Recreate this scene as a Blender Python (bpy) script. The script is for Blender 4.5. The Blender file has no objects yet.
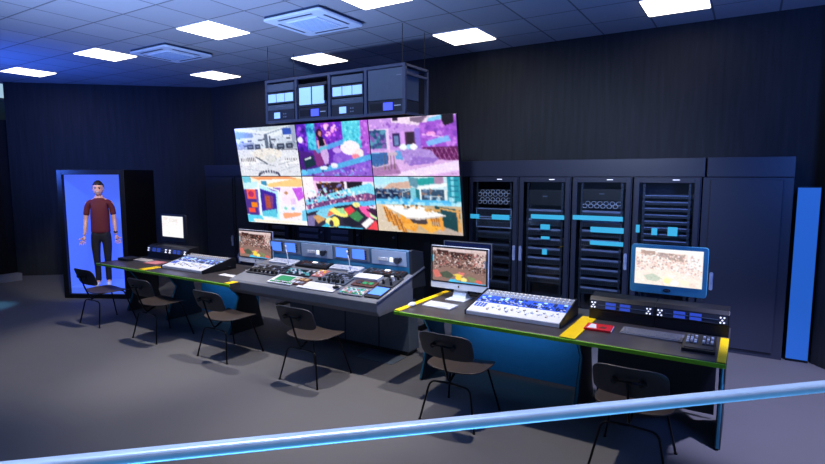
import bpy, bmesh, math, random
import numpy as np
from mathutils import Vector, Matrix, Euler
random.seed(7)
PI = math.pi
C = bpy.context.scene
COL = C.collection
CEIL = 3.692

# ------------------------------------------------------------------ helpers
def lin(c):
    return tuple(((v/255)/12.92 if v/255 <= .04045 else ((v/255+.055)/1.055)**2.4) for v in c)

def mat(name, rgb, rough=.5, metal=0., emit=None, es=1., var=.12, scale=12., stretch=(1, 1, 1), bump=0., coat=0., spec=.5):
    m = bpy.data.materials.new(name); m.use_nodes = True
    nt = m.node_tree; b = nt.nodes['Principled BSDF']
    c = lin(rgb)
    b.inputs['Roughness'].default_value = rough
    b.inputs['Metallic'].default_value = metal
    b.inputs['Specular IOR Level'].default_value = spec
    b.inputs['Coat Weight'].default_value = coat
    tc = nt.nodes.new('ShaderNodeTexCoord'); mp = nt.nodes.new('ShaderNodeMapping')
    mp.inputs['Scale'].default_value = stretch
    nz = nt.nodes.new('ShaderNodeTexNoise'); nz.inputs['Scale'].default_value = scale; nz.inputs['Detail'].default_value = 4
    rp = nt.nodes.new('ShaderNodeMix'); rp.data_type = 'RGBA'
    rp.inputs[6].default_value = (*[v*(1-var) for v in c], 1); rp.inputs[7].default_value = (*[min(1, v*(1+var)) for v in c], 1)
    nt.links.new(tc.outputs['Object'], mp.inputs[0]); nt.links.new(mp.outputs[0], nz.inputs['Vector'])
    nt.links.new(nz.outputs['Fac'], rp.inputs[0]); nt.links.new(rp.outputs[2], b.inputs['Base Color'])
    if bump:
        bp = nt.nodes.new('ShaderNodeBump'); bp.inputs['Strength'].default_value = bump; bp.inputs['Distance'].default_value = .01
        nt.links.new(nz.outputs['Fac'], bp.inputs['Height']); nt.links.new(bp.outputs[0], b.inputs['Normal'])
    if emit:
        b.inputs['Emission Color'].default_value = (*lin(emit), 1); b.inputs['Emission Strength'].default_value = es
    return m

class MB:
    def __init__(s): s.bm = bmesh.new(); s.mi = 0
    def m(s, i): s.mi = i; return s
    def _f(s, vs):
        try:
            f = s.bm.faces.new(vs); f.material_index = s.mi; return f
        except ValueError: return None
    def box(s, a, b, M=None):
        x0, y0, z0 = a; x1, y1, z1 = b
        v = [Vector(p) for p in ((x0,y0,z0),(x1,y0,z0),(x1,y1,z0),(x0,y1,z0),(x0,y0,z1),(x1,y0,z1),(x1,y1,z1),(x0,y1,z1))]
        if M is not None: v = [M @ p for p in v]
        v = [s.bm.verts.new(p) for p in v]
        for q in ((0,3,2,1),(4,5,6,7),(0,1,5,4),(1,2,6,5),(2,3,7,6),(3,0,4,7)): s._f([v[i] for i in q])
        return s
    def cbox(s, c, d, M=None):
        return s.box([c[i]-d[i]/2 for i in range(3)], [c[i]+d[i]/2 for i in range(3)], M)
    def prism(s, pts, axis, a, b, M=None):
        def mk(p, t):
            q = {'x': (t, p[0], p[1]), 'y': (p[0], t, p[1]), 'z': (p[0], p[1], t)}[axis]
            q = Vector(q); return s.bm.verts.new(M @ q if M is not None else q)
        A = [mk(p, a) for p in pts]; B = [mk(p, b) for p in pts]; n = len(pts)
        s._f(A[::-1]); s._f(B)
        for i in range(n): s._f([A[i], A[(i+1) % n], B[(i+1) % n], B[i]])
        return s
    def cyl(s, c, r, h, axis='z', n=16, r2=None, M=None):
        r2 = r if r2 is None else r2
        A = []; B = []
        for i in range(n):
            t = 2*PI*i/n
            for rr, hh, L in ((r, 0, A), (r2, h, B)):
                u, w = rr*math.cos(t), rr*math.sin(t)
                p = {'z': (u, w, hh), 'y': (u, hh, w), 'x': (hh, u, w)}[axis]
                p = Vector(c)+Vector(p)
                if M is not None: p = M @ p
                L.append(s.bm.verts.new(p))
        s._f(A[::-1]); s._f(B)
        for i in range(n): s._f([A[i], A[(i+1) % n], B[(i+1) % n], B[i]])
        return s
    def tube(s, pts, r, n=10):
        pts = [Vector(p) for p in pts]; rings = []
        for i, p in enumerate(pts):
            d = (pts[min(i+1, len(pts)-1)]-pts[max(i-1, 0)]).normalized()
            up = Vector((0, 0, 1)) if abs(d.z) < .95 else Vector((1, 0, 0))
            a = d.cross(up).normalized(); b = d.cross(a)
            rings.append([s.bm.verts.new(p+r*(math.cos(2*PI*k/n)*a+math.sin(2*PI*k/n)*b)) for k in range(n)])
        for i in range(len(rings)-1):
            # match ring twist
            A, B = rings[i], rings[i+1]
            o = min(range(n), key=lambda k: (A[0].co-B[k].co).length)
            B = B[o:]+B[:o]; rings[i+1] = B
            for k in range(n): s._f([A[k], A[(k+1) % n], B[(k+1) % n], B[k]])
        s._f(rings[0][::-1]); s._f(rings[-1])
        return s
    def build(s, name, mats, parent=None, bevel=0, smooth=False, seg=2, subsurf=0):
        bmesh.ops.recalc_face_normals(s.bm, faces=s.bm.faces)
        me = bpy.data.meshes.new(name); s.bm.to_mesh(me); s.bm.free()
        for m in (mats if isinstance(mats, (list, tuple)) else [mats]): me.materials.append(m)
        o = bpy.data.objects.new(name, me); COL.objects.link(o)
        if parent: o.parent = parent
        if smooth:
            for p in me.polygons: p.use_smooth = True
        if bevel:
            md = o.modifiers.new('bevel', 'BEVEL'); md.width = bevel; md.segments = seg; md.limit_method = 'ANGLE'; md.angle_limit = .7
        if subsurf:
            md = o.modifiers.new('sub', 'SUBSURF'); md.levels = subsurf; md.render_levels = subsurf
        return o

def tag(o, label, cat, group=None, kind=None):
    if label: o['label'] = label
    if cat: o['category'] = cat
    if group: o['group'] = group
    if kind: o['kind'] = kind
    return o
def thing(name, label, cat, loc=(0,0,0), rz=0, group=None, rx=0):
    o = bpy.data.objects.new(name, None); COL.objects.link(o)
    o.empty_display_size = .1
    o.location = loc; o.rotation_euler = (rx, 0, rz)
    return tag(o, label, cat, group)
def struct(o): o['kind'] = 'structure'; return o
def copy_tree(o, parent=None):
    c = o.copy(); COL.objects.link(c)
    if parent: c.parent = parent
    for ch in list(o.children): copy_tree(ch, c)
    return c
def rpoly(cx, cy, w, h, r, n=5):
    pts = []
    for sx, sy, a0 in ((1,1,0),(-1,1,90),(-1,-1,180),(1,-1,270)):
        for k in range(n+1):
            a = math.radians(a0+90*k/n)
            pts.append((cx+sx*(w/2-r)+r*math.cos(a), cy+sy*(h/2-r)+r*math.sin(a)))
    return pts

# ------------------------------------------------------------------ materials
M = {}
def add(k, *a, **kw): M[k] = mat(k, *a, **kw)
add('floor_carpet', (92, 91, 95), rough=.75, var=.06, scale=3, bump=.0)
add('dark_wall', (27, 29, 33), rough=.75, var=.9, scale=7, stretch=(3, 3, .22), bump=.5)
add('curtain_black', (10, 10, 12), rough=.9)
add('pale_plinth', (120, 122, 135), rough=.6)
add('cabinet_navy', (47, 51, 67), rough=.38, var=.05, scale=4)
add('cabinet_black', (16, 16, 20), rough=.5)
add('black_metal', (14, 14, 17), rough=.35, metal=.3)
add('black_plastic', (17, 18, 22), rough=.45)
add('dark_grey', (42, 46, 56), rough=.45)
add('mid_grey', (125, 132, 150), rough=.4)
add('steel', (150, 158, 175), rough=.28, metal=.8)
add('steel_dark', (75, 82, 98), rough=.35, metal=.7)
add('silver', (212, 218, 230), rough=.35, metal=.1)
add('white_plastic', (225, 228, 235), rough=.4)
add('desk_top', (64, 60, 62), rough=.33, var=.15, scale=5, stretch=(1, 8, 1))
add('lime_edge', (120, 190, 30), rough=.4)
add('yellow_trim', (250, 205, 10), rough=.4)
add('blue_panel', (45, 130, 175), rough=.45)
add('console_body', (84, 96, 112), rough=.4)
add('console_top', (112, 116, 126), rough=.4)
add('bridge_blue', (85, 125, 165), rough=.35)
add('bridge_panel', (170, 190, 220), rough=.35)
add('chair_wood', (60, 51, 47), rough=.42, var=.2, scale=6, stretch=(1, 7, 1))
add('chair_steel', (12, 12, 14), rough=.3, metal=.5)
add('rail_metal', (220, 230, 250), rough=.3, metal=.3)
add('fan_white', (205, 220, 240), rough=.45)
add('fan_slot', (40, 60, 90), rough=.5)
add('skin', (215, 160, 135), rough=.5, var=.04)
add('shirt', (88, 18, 24), rough=.8, var=.1)
add('trousers', (18, 18, 24), rough=.8)
add('hair', (30, 22, 18), rough=.7)
add('shoe_white', (225, 225, 230), rough=.5)
add('eye_dark', (20, 18, 18), rough=.3)
add('lips', (170, 90, 85), rough=.5)
add('red_cover', (200, 25, 35), rough=.4)
add('key_grey', (120, 122, 130), rough=.5)
add('paper', (225, 225, 232), rough=.7)
add('green_pad', (40, 150, 90), rough=.5)
add('tan_pad', (200, 160, 110), rough=.5)
add('pink_pad', (210, 130, 130), rough=.5)
add('brown_pad', (85, 50, 42), rough=.5)
add('cream', (215, 205, 190), rough=.5)
add('blue_keys', (50, 85, 190), rough=.4, emit=(40, 90, 220), es=.35)
add('teal_keys', (90, 190, 190), rough=.4)
add('lip_pale', (135, 145, 178), rough=.45)
add('lip_dim', (70, 78, 100), rough=.5)
add('hex_white', (215, 220, 235), rough=.5)
add('chair_back', (40, 43, 52), rough=.45, var=.1)  # darker than the seat: backrest shade put into the colour
add('frame_pale', (165, 175, 205), rough=.4)
add('light_panel', (255, 250, 240), emit=(255, 246, 232), es=4.8)
add('lit_blue', (40, 80, 200), emit=(74, 104, 214), es=1.0, rough=.5)
add('lit_door_blue', (12, 40, 90), emit=(34, 94, 196), es=.9, rough=.5)
add('cyan_reflection', (30, 90, 110), emit=(52, 165, 208), es=1.0)  # reflections in the rack glass, given a glow of their own
add('white_light', (255, 255, 255), emit=(225, 230, 250), es=1.0)
add('lcd_blue', (60, 110, 240), emit=(84, 136, 246), es=1.0)
add('lcd_pale', (150, 190, 240), emit=(140, 185, 240), es=.95)
add('lcd_violet', (70, 80, 230), emit=(80, 96, 240), es=1.0)
add('window_lit', (180, 210, 215), emit=(165, 195, 200), es=.9)
add('olive_wall', (110, 120, 105), rough=.8)
add('meter_blue', (40, 60, 150), emit=(50, 80, 190), es=.6)
add('monitor_blue_lit', (75, 150, 170), rough=.35)  # blue light falling on the right monitor's frame, put into its colour
add('cyan_lit_edge', (80, 170, 200), rough=.2, metal=.5)  # blue light reflected by the metal leg edges, put into the colour

def glass_mat():
    m = bpy.data.materials.new('rack_glass'); m.use_nodes = True; nt = m.node_tree
    nt.nodes.clear()
    o = nt.nodes.new('ShaderNodeOutputMaterial'); mx = nt.nodes.new('ShaderNodeMixShader')
    t = nt.nodes.new('ShaderNodeBsdfTransparent'); g = nt.nodes.new('ShaderNodeBsdfGlossy')
    t.inputs[0].default_value = (.93, .96, 1, 1); g.inputs['Roughness'].default_value = .04
    fr = nt.nodes.new('ShaderNodeFresnel'); fr.inputs[0].default_value = 1.45
    nt.links.new(fr.outputs[0], mx.inputs[0]); nt.links.new(t.outputs[0], mx.inputs[1]); nt.links.new(g.outputs[0], mx.inputs[2])
    nt.links.new(mx.outputs[0], o.inputs[0]); return m
M['glass'] = glass_mat()

def ceiling_mat():
    m = mat('ceiling_tiles', (150, 155, 165), rough=.85, var=.04, scale=30)
    nt = m.node_tree; b = nt.nodes['Principled BSDF']
    src = b.inputs['Base Color'].links[0].from_socket
    tc = nt.nodes.new('ShaderNodeTexCoord'); sp = nt.nodes.new('ShaderNodeSeparateXYZ'); nt.links.new(tc.outputs['Object'], sp.inputs[0])
    def mth(op, a, b_=None):
        n = nt.nodes.new('ShaderNodeMath'); n.operation = op
        for i, v in enumerate((a, b_)):
            if v is None: continue
            if isinstance(v, (int, float)): n.inputs[i].default_value = v
            else: nt.links.new(v, n.inputs[i])
        return n.outputs[0]
    masks = []; cells = []
    for ax, off, st in (('X', -.43, .6045), ('Y', 4.04, .6215)):
        u = mth('DIVIDE', mth('SUBTRACT', sp.outputs[ax], off), st)
        fr = mth('FRACT', mth('ADD', u, 200)); cells.append(mth('FLOOR', mth('ADD', u, 200)))
        e = mth('MINIMUM', fr, mth('SUBTRACT', 1.0, fr))
        masks.append(mth('LESS_THAN', e, .016))
    line = mth('MAXIMUM', masks[0], masks[1])
    cmb = nt.nodes.new('ShaderNodeCombineXYZ'); nt.links.new(cells[0], cmb.inputs[0]); nt.links.new(cells[1], cmb.inputs[1])
    wn = nt.nodes.new('ShaderNodeTexWhiteNoise'); nt.links.new(cmb.outputs[0], wn.inputs['Vector'])
    k = mth('ADD', mth('MULTIPLY', wn.outputs['Value'], .14), .9)
    mul = nt.nodes.new('ShaderNodeMix'); mul.data_type = 'RGBA'; mul.blend_type = 'MULTIPLY'; mul.inputs[0].default_value = 1
    cc = nt.nodes.new('ShaderNodeCombineColor')
    for i in range(3): nt.links.new(k, cc.inputs[i])
    nt.links.new(src, mul.inputs[6]); nt.links.new(cc.outputs[0], mul.inputs[7])
    mx = nt.nodes.new('ShaderNodeMix'); mx.data_type = 'RGBA'; mx.inputs[7].default_value = (.11, .12, .14, 1)
    nt.links.new(line, mx.inputs[0]); nt.links.new(mul.outputs[2], mx.inputs[6]); nt.links.new(mx.outputs[2], b.inputs['Base Color'])
    return m
M['ceiling'] = ceiling_mat()

# ------------------------------------------------------------------ pictures on screens
class Pic:
    def __init__(s, w, h, bg):
        s.w, s.h = w, h; s.a = np.zeros((h, w, 3)); s.a[:] = bg
        s.U, s.V = np.meshgrid((np.arange(w)+.5)/w, (np.arange(h)+.5)/h)
    def put(s, mask, c, k=1.): s.a[mask] = s.a[mask]*(1-k)+np.array(c, float)*k
    def rect(s, u0, v0, u1, v1, c, k=1.): s.put((s.U >= u0) & (s.U < u1) & (s.V >= v0) & (s.V < v1), c, k)
    def ell(s, u, v, ru, rv, c, k=1.): s.put(((s.U-u)/ru)**2+((s.V-v)/rv)**2 < 1, c, k)
    def poly(s, pts, c, k=1.):
        ins = np.zeros(s.U.shape, bool); n = len(pts)
        for i in range(n):
            x1, y1 = pts[i]; x2, y2 = pts[(i+1) % n]
            if y1 == y2: continue
            cond = ((s.V < y1) != (s.V < y2)) & (s.U < (x2-x1)*(s.V-y1)/(y2-y1)+x1)
            ins ^= cond
        s.put(ins, c, k)
    def line(s, p, q, t, c, k=1.):
        dx, dy = q[0]-p[0], q[1]-p[1]; L = math.hypot(dx, dy); nx, ny = -dy/L*t/2, dx/L*t/2
        s.poly([(p[0]+nx, p[1]+ny), (q[0]+nx, q[1]+ny), (q[0]-nx, q[1]-ny), (p[0]-nx, p[1]-ny)], c, k)
    def spots(s, n, box, size, cols, rnd, k=.9):
        for _ in range(n):
            u = rnd.uniform(box[0], box[2]); v = rnd.uniform(box[1], box[3]); r = rnd.uniform(*size)
            s.ell(u, v, r, r*1.6, rnd.choice(cols), k)
    def detail(s, n, seed):
        r = random.Random(seed+100)
        for _ in range(n):
            u, v = r.random(), r.random(); c = s.a[min(int(v*s.h), s.h-1), min(int(u*s.w), s.w-1)]
            f_ = r.uniform(.72, 1.3); c2 = np.clip(c*f_+np.array([r.uniform(-12, 12) for _ in range(3)]), 0, 255)
            s.ell(u, v, r.uniform(.005, .016), r.uniform(.008, .018), c2, .5)
    def noise(s, amp, seed):
        s.detail(300, seed)
        r = np.random.RandomState(seed); s.a = np.clip(s.a*(1+amp*(r.rand(s.h, s.w, 1)-.5)), 0, 255)

def pic_material():
    m = bpy.data.materials.new('screen_picture'); m.use_nodes = True; nt = m.node_tree
    b = nt.nodes['Principled BSDF']; at = nt.nodes.new('ShaderNodeAttribute'); at.attribute_name = 'Col'
    b.inputs['Base Color'].default_value = (.01, .01, .012, 1); b.inputs['Roughness'].default_value = .15
    nt.links.new(at.outputs['Color'], b.inputs['Emission Color']); b.inputs['Emission Strength'].default_value = 1.0
    return m
M['pic'] = pic_material()
def screen_mesh(name, pic, W, H, y, parent, cz=0.):
    """picture facing local -Y, centred on x=0, z=cz"""
    w, h = pic.w, pic.h
    q = np.pad(pic.a, ((1,1),(1,1),(0,0)), 'edge'); pic.a = .4*q[1:-1,1:-1]+.12*(q[:-2,1:-1]+q[2:,1:-1]+q[1:-1,:-2]+q[1:-1,2:])+.03*(q[:-2,:-2]+q[2:,2:]+q[2:,:-2]+q[:-2,2:])
    a = np.clip(128+(pic.a-128)*1.12+12, 0, 255)/255.; a = np.where(a <= .04045, a/12.92, ((a+.055)/1.055)**2.4)
    xs = (np.arange(w)/(w-1)-.5)*W; zs = (.5-np.arange(h)/(h-1))*H+cz
    verts = [(x, y, z) for z in zs for x in xs]
    faces = [(j*w+i, (j+1)*w+i, (j+1)*w+i+1, j*w+i+1) for j in range(h-1) for i in range(w-1)]
    me = bpy.data.meshes.new(name); me.from_pydata(verts, [], faces)
    ca = me.color_attributes.new('Col', 'FLOAT_COLOR', 'POINT')
    buf = np.ones((w*h, 4)); buf[:, :3] = a.reshape(-1, 3); ca.data.foreach_set('color', buf.ravel())
    me.materials.append(M['pic']); o = bpy.data.objects.new(name, me); COL.objects.link(o); o.parent = parent
    return o

def pic_studio():
    p = Pic(128, 72, (205, 212, 225)); r = random.Random(1)
    p.poly([(0,0),(1,0),(1,.16),(.7,.2),(.35,.17),(0,.2)], (215, 222, 225))
    p.poly([(0,.08),(.3,.12),(.32,.2),(0,.22)], (120, 140, 165))
    p.poly([(.1,.0),(.9,.0),(.55,.1)], (188, 200, 205)); p.line((0,.06),(.45,.16),.02,(150,160,175)); p.line((1,.0),(.5,.16),.02,(140,155,175))
    p.rect(.8,.06,.93,.18,(50,80,170)); p.rect(.93,.0,1,.3,(150,160,185))
    p.rect(0,.3,1,.45,(150,160,180)); p.ell(.45,.32,.14,.12,(200,210,222)); p.ell(.73,.3,.12,.1,(190,200,215))
    for u, w in ((.18,.11),(.32,.09),(.49,.05),(.56,.05),(.68,.12),(.83,.1)): p.rect(u,.35,u+w,.44,(45,50,65)); p.rect(u+.02,.37,u+w-.02,.41,(110,120,140))
    for u, v in ((.06,.28),(.2,.27),(.12,.36),(.38,.25),(.45,.24),(.6,.25),(.84,.24)): p.rect(u,v,u+.07,v+.025,(60,65,80))
    p.line((.52,.15),(.52,.42),.05,(90,100,115)); p.line((.58,.2),(.58,.42),.02,(70,80,95)); p.line((.52,.45),(.99,.47),.02,(70,75,90))
    p.poly([(0,.45),(1,.48),(1,1),(0,1)], (212,214,222)); p.ell(.5,.55,.25,.12,(222,216,208)); p.ell(.55,.64,.1,.08,(205,205,205))
    p.poly([(.02,.68),(.3,.63),(.36,.72),(.1,.8)], (230,230,235)); p.poly([(.72,.68),(1,.68),(1,.76),(.75,.74)], (232,232,236))
    for k in range(9): p.rect(.04+k*.03,.63-.003*k,.052+k*.03,.69,(95,85,85)); 
    for k in range(6): p.rect(.78+k*.034,.64,.792+k*.034,.68,(110,95,90))
    p.line((.3,.6),(.5,.76),.02,(60,65,80)); p.line((.36,.72),(.62,.8),.012,(150,155,170)); p.line((.62,.78),(.95,.68),.012,(150,155,165))
    p.line((.1,.84),(.6,.95),.012,(160,168,185)); p.line((.5,.95),(.95,.8),.012,(170,175,190))
    for k in range(13):
        t = PI*(k/12); p.ell(.49-.17*math.cos(t), .99-.09*math.sin(t), .013,.03,(60,60,85))
    p.spots(120,(.0,.46,1,.95),(.004,.012),[(180,185,200),(235,235,240),(150,155,170)],r,.7)
    p.spots(60,(.0,.2,1,.46),(.004,.01),[(70,75,90),(225,230,240)],r,.8)
    p.noise(.12,1); return p
def pic_stage():
    p = Pic(128, 72, (95, 45, 165)); r = random.Random(2)
    p.rect(0,0,.16,.75,(80,30,170)); p.spots(30,(0,0,.16,.7),(.01,.03),[(130,60,210),(50,20,120),(150,80,220)],r)
    p.rect(.155,0,.28,.5,(60,170,205)); p.spots(25,(.16,0,.27,.5),(.01,.025),[(90,200,225),(30,110,170)],r)
    p.rect(.28,0,.66,.5,(110,40,180)); p.spots(70,(.29,0,.65,.5),(.008,.022),[(150,60,210),(70,20,130),(190,90,220),(90,40,200)],r)
    p.spots(12,(.42,.05,.6,.25),(.01,.025),[(255,200,230),(250,170,220)],r)
    p.rect(.66,0,.9,.5,(85,195,215)); p.spots(40,(.67,0,.89,.5),(.01,.02),[(120,220,230),(50,160,190)],r)
    p.rect(.9,0,1,.6,(170,90,205)); p.spots(12,(.9,.0,1,.6),(.01,.03),[(200,130,230),(120,60,170)],r)
    p.ell(.05,.3,.04,.06,(230,225,245)); p.poly([(0,.5),(.2,.55),(.34,.8),(.3,1),(0,1)], (70,30,120)); p.poly([(.22,.5),(.34,.5),(.36,.78),(.25,.82)], (120,50,120))
    p.poly([(.06,.66),(.2,.6),(.24,.78),(.08,.86)], (25,50,60)); p.line((.08,.68),(.18,.64),.03,(220,225,240))
    p.poly([(0,.88),(1,.72),(1,1),(0,1)], (130,90,190))
    p.poly([(.5,.62),(.62,.45),(.95,.5),(.98,.95),(.55,.98),(.48,.8)], (135,90,200)); p.spots(40,(.5,.6,.95,.95),(.01,.04),[(160,115,215),(100,60,180),(120,80,200)],r,.6)
    p.ell(.74,.48,.13,.13,(240,225,240)); p.ell(.85,.58,.06,.08,(250,215,215)); p.ell(.8,.64,.05,.05,(240,130,150)); p.ell(.56,.52,.06,.05,(190,150,225))
    p.poly([(.0,.9),(.3,.82),(.5,.78),(1,.6),(1,.7),(.5,.88),(.1,.98),(0,1)], (75,175,220),.85); p.poly([(.25,.48),(.66,.32),(.66,.41),(.28,.57)], (80,170,225),.85)  # cyan bands: LED strip reflections painted into the picture
    p.ell(.05,.92,.05,.05,(100,190,230)); p.ell(.35,.84,.06,.04,(215,230,245)); p.ell(.5,.8,.05,.05,(225,225,245))
    # presenter
    p.ell(.335,.2,.045,.09,(40,15,30)); p.ell(.345,.2,.022,.05,(190,120,120)); p.poly([(.31,.27),(.385,.27),(.4,.42),(.32,.43)], (15,10,25))
    p.line((.305,.32),(.31,.48),.03,(215,150,165)); p.line((.39,.3),(.42,.45),.022,(210,145,160)); p.poly([(.33,.43),(.41,.42),(.44,.6),(.42,.78),(.37,.78),(.33,.6)], (195,160,215))
    p.poly([(.31,.46),(.42,.42),(.42,.48),(.32,.52)], (70,180,200),.8); p.rect(.39,.76,.42,.82,(60,40,70))
    p.spots(40,(.0,.85,1,1),(.006,.02),[(190,170,220),(60,40,110),(110,160,220)],r,.7)
    p.noise(.14,2); return p
def pic_bedroom():
    p = Pic(128, 72, (165, 105, 205)); r = random.Random(3)
    p.rect(0,0,.6,.6,(185,140,215)); p.spots(140,(0,.02,1,.55),(.006,.018),[(205,160,225),(150,95,200),(225,185,235),(130,75,185)],r,.7)
    p.poly([(.28,0),(1,0),(.86,.1),(.62,.16),(.45,.12),(.28,.08)], (225,205,225)); p.poly([(.5,.02),(.7,.0),(.62,.12),(.5,.08)], (120,100,125)); p.poly([(.7,.05),(.88,-.01),(.84,.07),(.68,.14)], (120,190,225))
    p.rect(.3,.0,.36,.05,(50,30,60))
    p.rect(0,.18,.24,.2,(235,215,240)); p.rect(.0,.2,.2,.52,(60,110,140)); p.rect(.2,.2,.24,.54,(220,190,230)); p.spots(40,(0,.22,.2,.5),(.01,.03),[(90,150,180),(40,70,110),(130,90,170),(60,60,120)],r)
    p.rect(.28,.26,.37,.48,(50,35,85)); p.rect(.3,.3,.35,.47,(95,120,165)); p.rect(.43,.25,.54,.48,(70,40,70)); p.rect(.45,.27,.52,.44,(50,35,50)); p.rect(.38,.24,.42,.5,(205,150,230))
    p.rect(.54,.2,.6,.6,(140,110,210))
    p.poly([(.6,.12),(1,.05),(1,.6),(.6,.55)], (150,80,195)); p.spots(50,(.6,.15,1,.5),(.01,.03),[(180,110,215),(120,60,175),(205,140,225)],r,.7)
    p.poly([(.66,.42),(.9,.33),(.93,.42),(.68,.5)], (120,180,235),.9); p.ell(.72,.3,.05,.04,(230,150,210)); p.line((.62,.3),(.85,.36),.02,(220,170,225))
    p.poly([(.62,.52),(1,.52),(1,.74),(.74,.72),(.62,.6)], (90,25,80))
    for k in range(8): p.line((.66+.05*k,.53),(.72+.05*k,.73),.006,(190,130,180)); p.line((.74+.05*k,.53),(.68+.05*k,.73),.005,(150,90,150))
    p.poly([(.84,.0),(.97,.0),(.97,.14),(.88,.18),(.84,.1)], (25,15,20))
    p.poly([(0,.56),(.3,.54),(.4,.7),(1,.74),(1,1),(0,1)], (205,165,215)); p.poly([(.35,.92),(1,.74),(1,.9),(.6,1),(.3,1)], (225,205,240)); p.poly([(.0,.85),(.3,.78),(.35,.95),(0,1)], (160,115,165))
    p.rect(0,.58,.34,.62,(110,190,230)); p.poly([(0,.6),(.22,.58),(.2,.78),(.05,.84),(0,.8)], (60,100,160)); p.poly([(.3,.56),(.38,.56),(.38,.72),(.3,.7)], (90,150,205))
    p.poly([(.36,.56),(.55,.52),(.7,.56),(.78,.7),(.62,.76),(.45,.82),(.38,.68)], (165,135,205)); p.poly([(.45,.82),(.5,.66),(.8,.7),(.72,.78)], (140,105,190)); p.spots(60,(.38,.58,.74,.78),(.005,.015),[(185,155,215),(140,110,190)],r,.5)
    p.ell(.4,.5,.045,.05,(225,235,245)); p.ell(.47,.5,.035,.045,(150,200,230)); p.ell(.52,.5,.04,.05,(245,245,250))
    for k in range(4): p.line((.17+.035*k,.62),(.16+.04*k,.88),.008,(90,75,70)); p.line((.04+.05*k,.9),(.05+.05*k,.78),.008,(150,140,150))
    p.rect(.2,.58,.32,.64,(190,170,190)); p.line((.05,.84),(.22,.8),.012,(210,195,215))
    p.noise(.12,3); return p
def pic_set():
    p = Pic(128, 72, (235, 225, 238)); r = random.Random(4)
    p.rect(0,0,1,.2,(245,225,205)); p.poly([(.13,.01),(.8,.0),(.95,.05),(.3,.08)], (240,150,100)); p.poly([(.4,.16),(.95,.04),(1,.06),(1,.2),(.45,.22)], (245,195,130)); p.poly([(.3,.07),(.9,.05),(.45,.15)], (250,235,225))
    p.poly([(0,0),(.15,0),(.16,.12),(.02,.2)], (110,190,210)); p.rect(.33,.1,.42,.2,(60,140,180)); p.poly([(0,.15),(.25,.1),(.3,.22),(0,.3)], (190,225,240))
    p.rect(0,.28,.26,.9,(75,50,130)); p.rect(.05,.28,.2,.48,(240,90,70)); p.ell(.12,.38,.05,.07,(170,50,100)); p.rect(.1,.55,.2,.66,(250,130,20)); p.rect(.04,.68,.16,.78,(230,80,60)); p.rect(.2,.3,.27,.9,(110,80,170))
    p.poly([(.26,.14),(.62,.3),(.58,.92),(.22,.86)], (175,225,245)); p.poly([(.29,.26),(.55,.36),(.53,.78),(.27,.82)], (60,40,150)); p.poly([(.35,.36),(.5,.42),(.47,.68),(.34,.72)], (120,60,120)); p.rect(.36,.42,.44,.66,(170,80,60)); p.poly([(.28,.74),(.52,.68),(.52,.86),(.27,.84)], (90,190,215))
    p.poly([(.42,.24),(.64,.24),(.62,.32),(.5,.3)], (140,100,190)); p.line((.27,.15),(.25,.86),.03,(240,250,255)); p.line((.28,.16),(.61,.3),.03,(220,240,250)); p.line((.6,.3),(.57,.9),.03,(230,240,250))
    p.poly([(.66,.26),(.86,.24),(.82,.56),(.64,.58)], (240,215,235)); p.ell(.72,.34,.03,.03,(180,130,90)); p.poly([(.83,.24),(.98,.22),(1,.42),(.9,.5)], (190,90,220)); p.poly([(.78,.46),(.86,.44),(.86,.56),(.78,.58)], (220,190,235))
    p.rect(.62,.6,1,.8,(225,225,245)); p.ell(.68,.66,.03,.03,(120,200,180)); p.ell(.8,.66,.03,.03,(130,170,230)); p.poly([(.62,.76),(.93,.73),(.9,.8),(.64,.88)], (245,160,120)); p.poly([(.94,.7),(1,.66),(1,.94),(.92,.92)], (110,190,225))
    p.poly([(0,.82),(.3,.86),(.6,.92),(1,.9),(1,1),(0,1)], (240,248,245)); p.poly([(0,.84),(.25,.84),(.3,.95),(0,1)], (90,200,230)); p.poly([(.1,.92),(.9,.94),(.9,.98),(.1,.97)], (250,225,205))
    p.noise(.1,4); return p
def rug(p, oy, sc):
    pass
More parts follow.
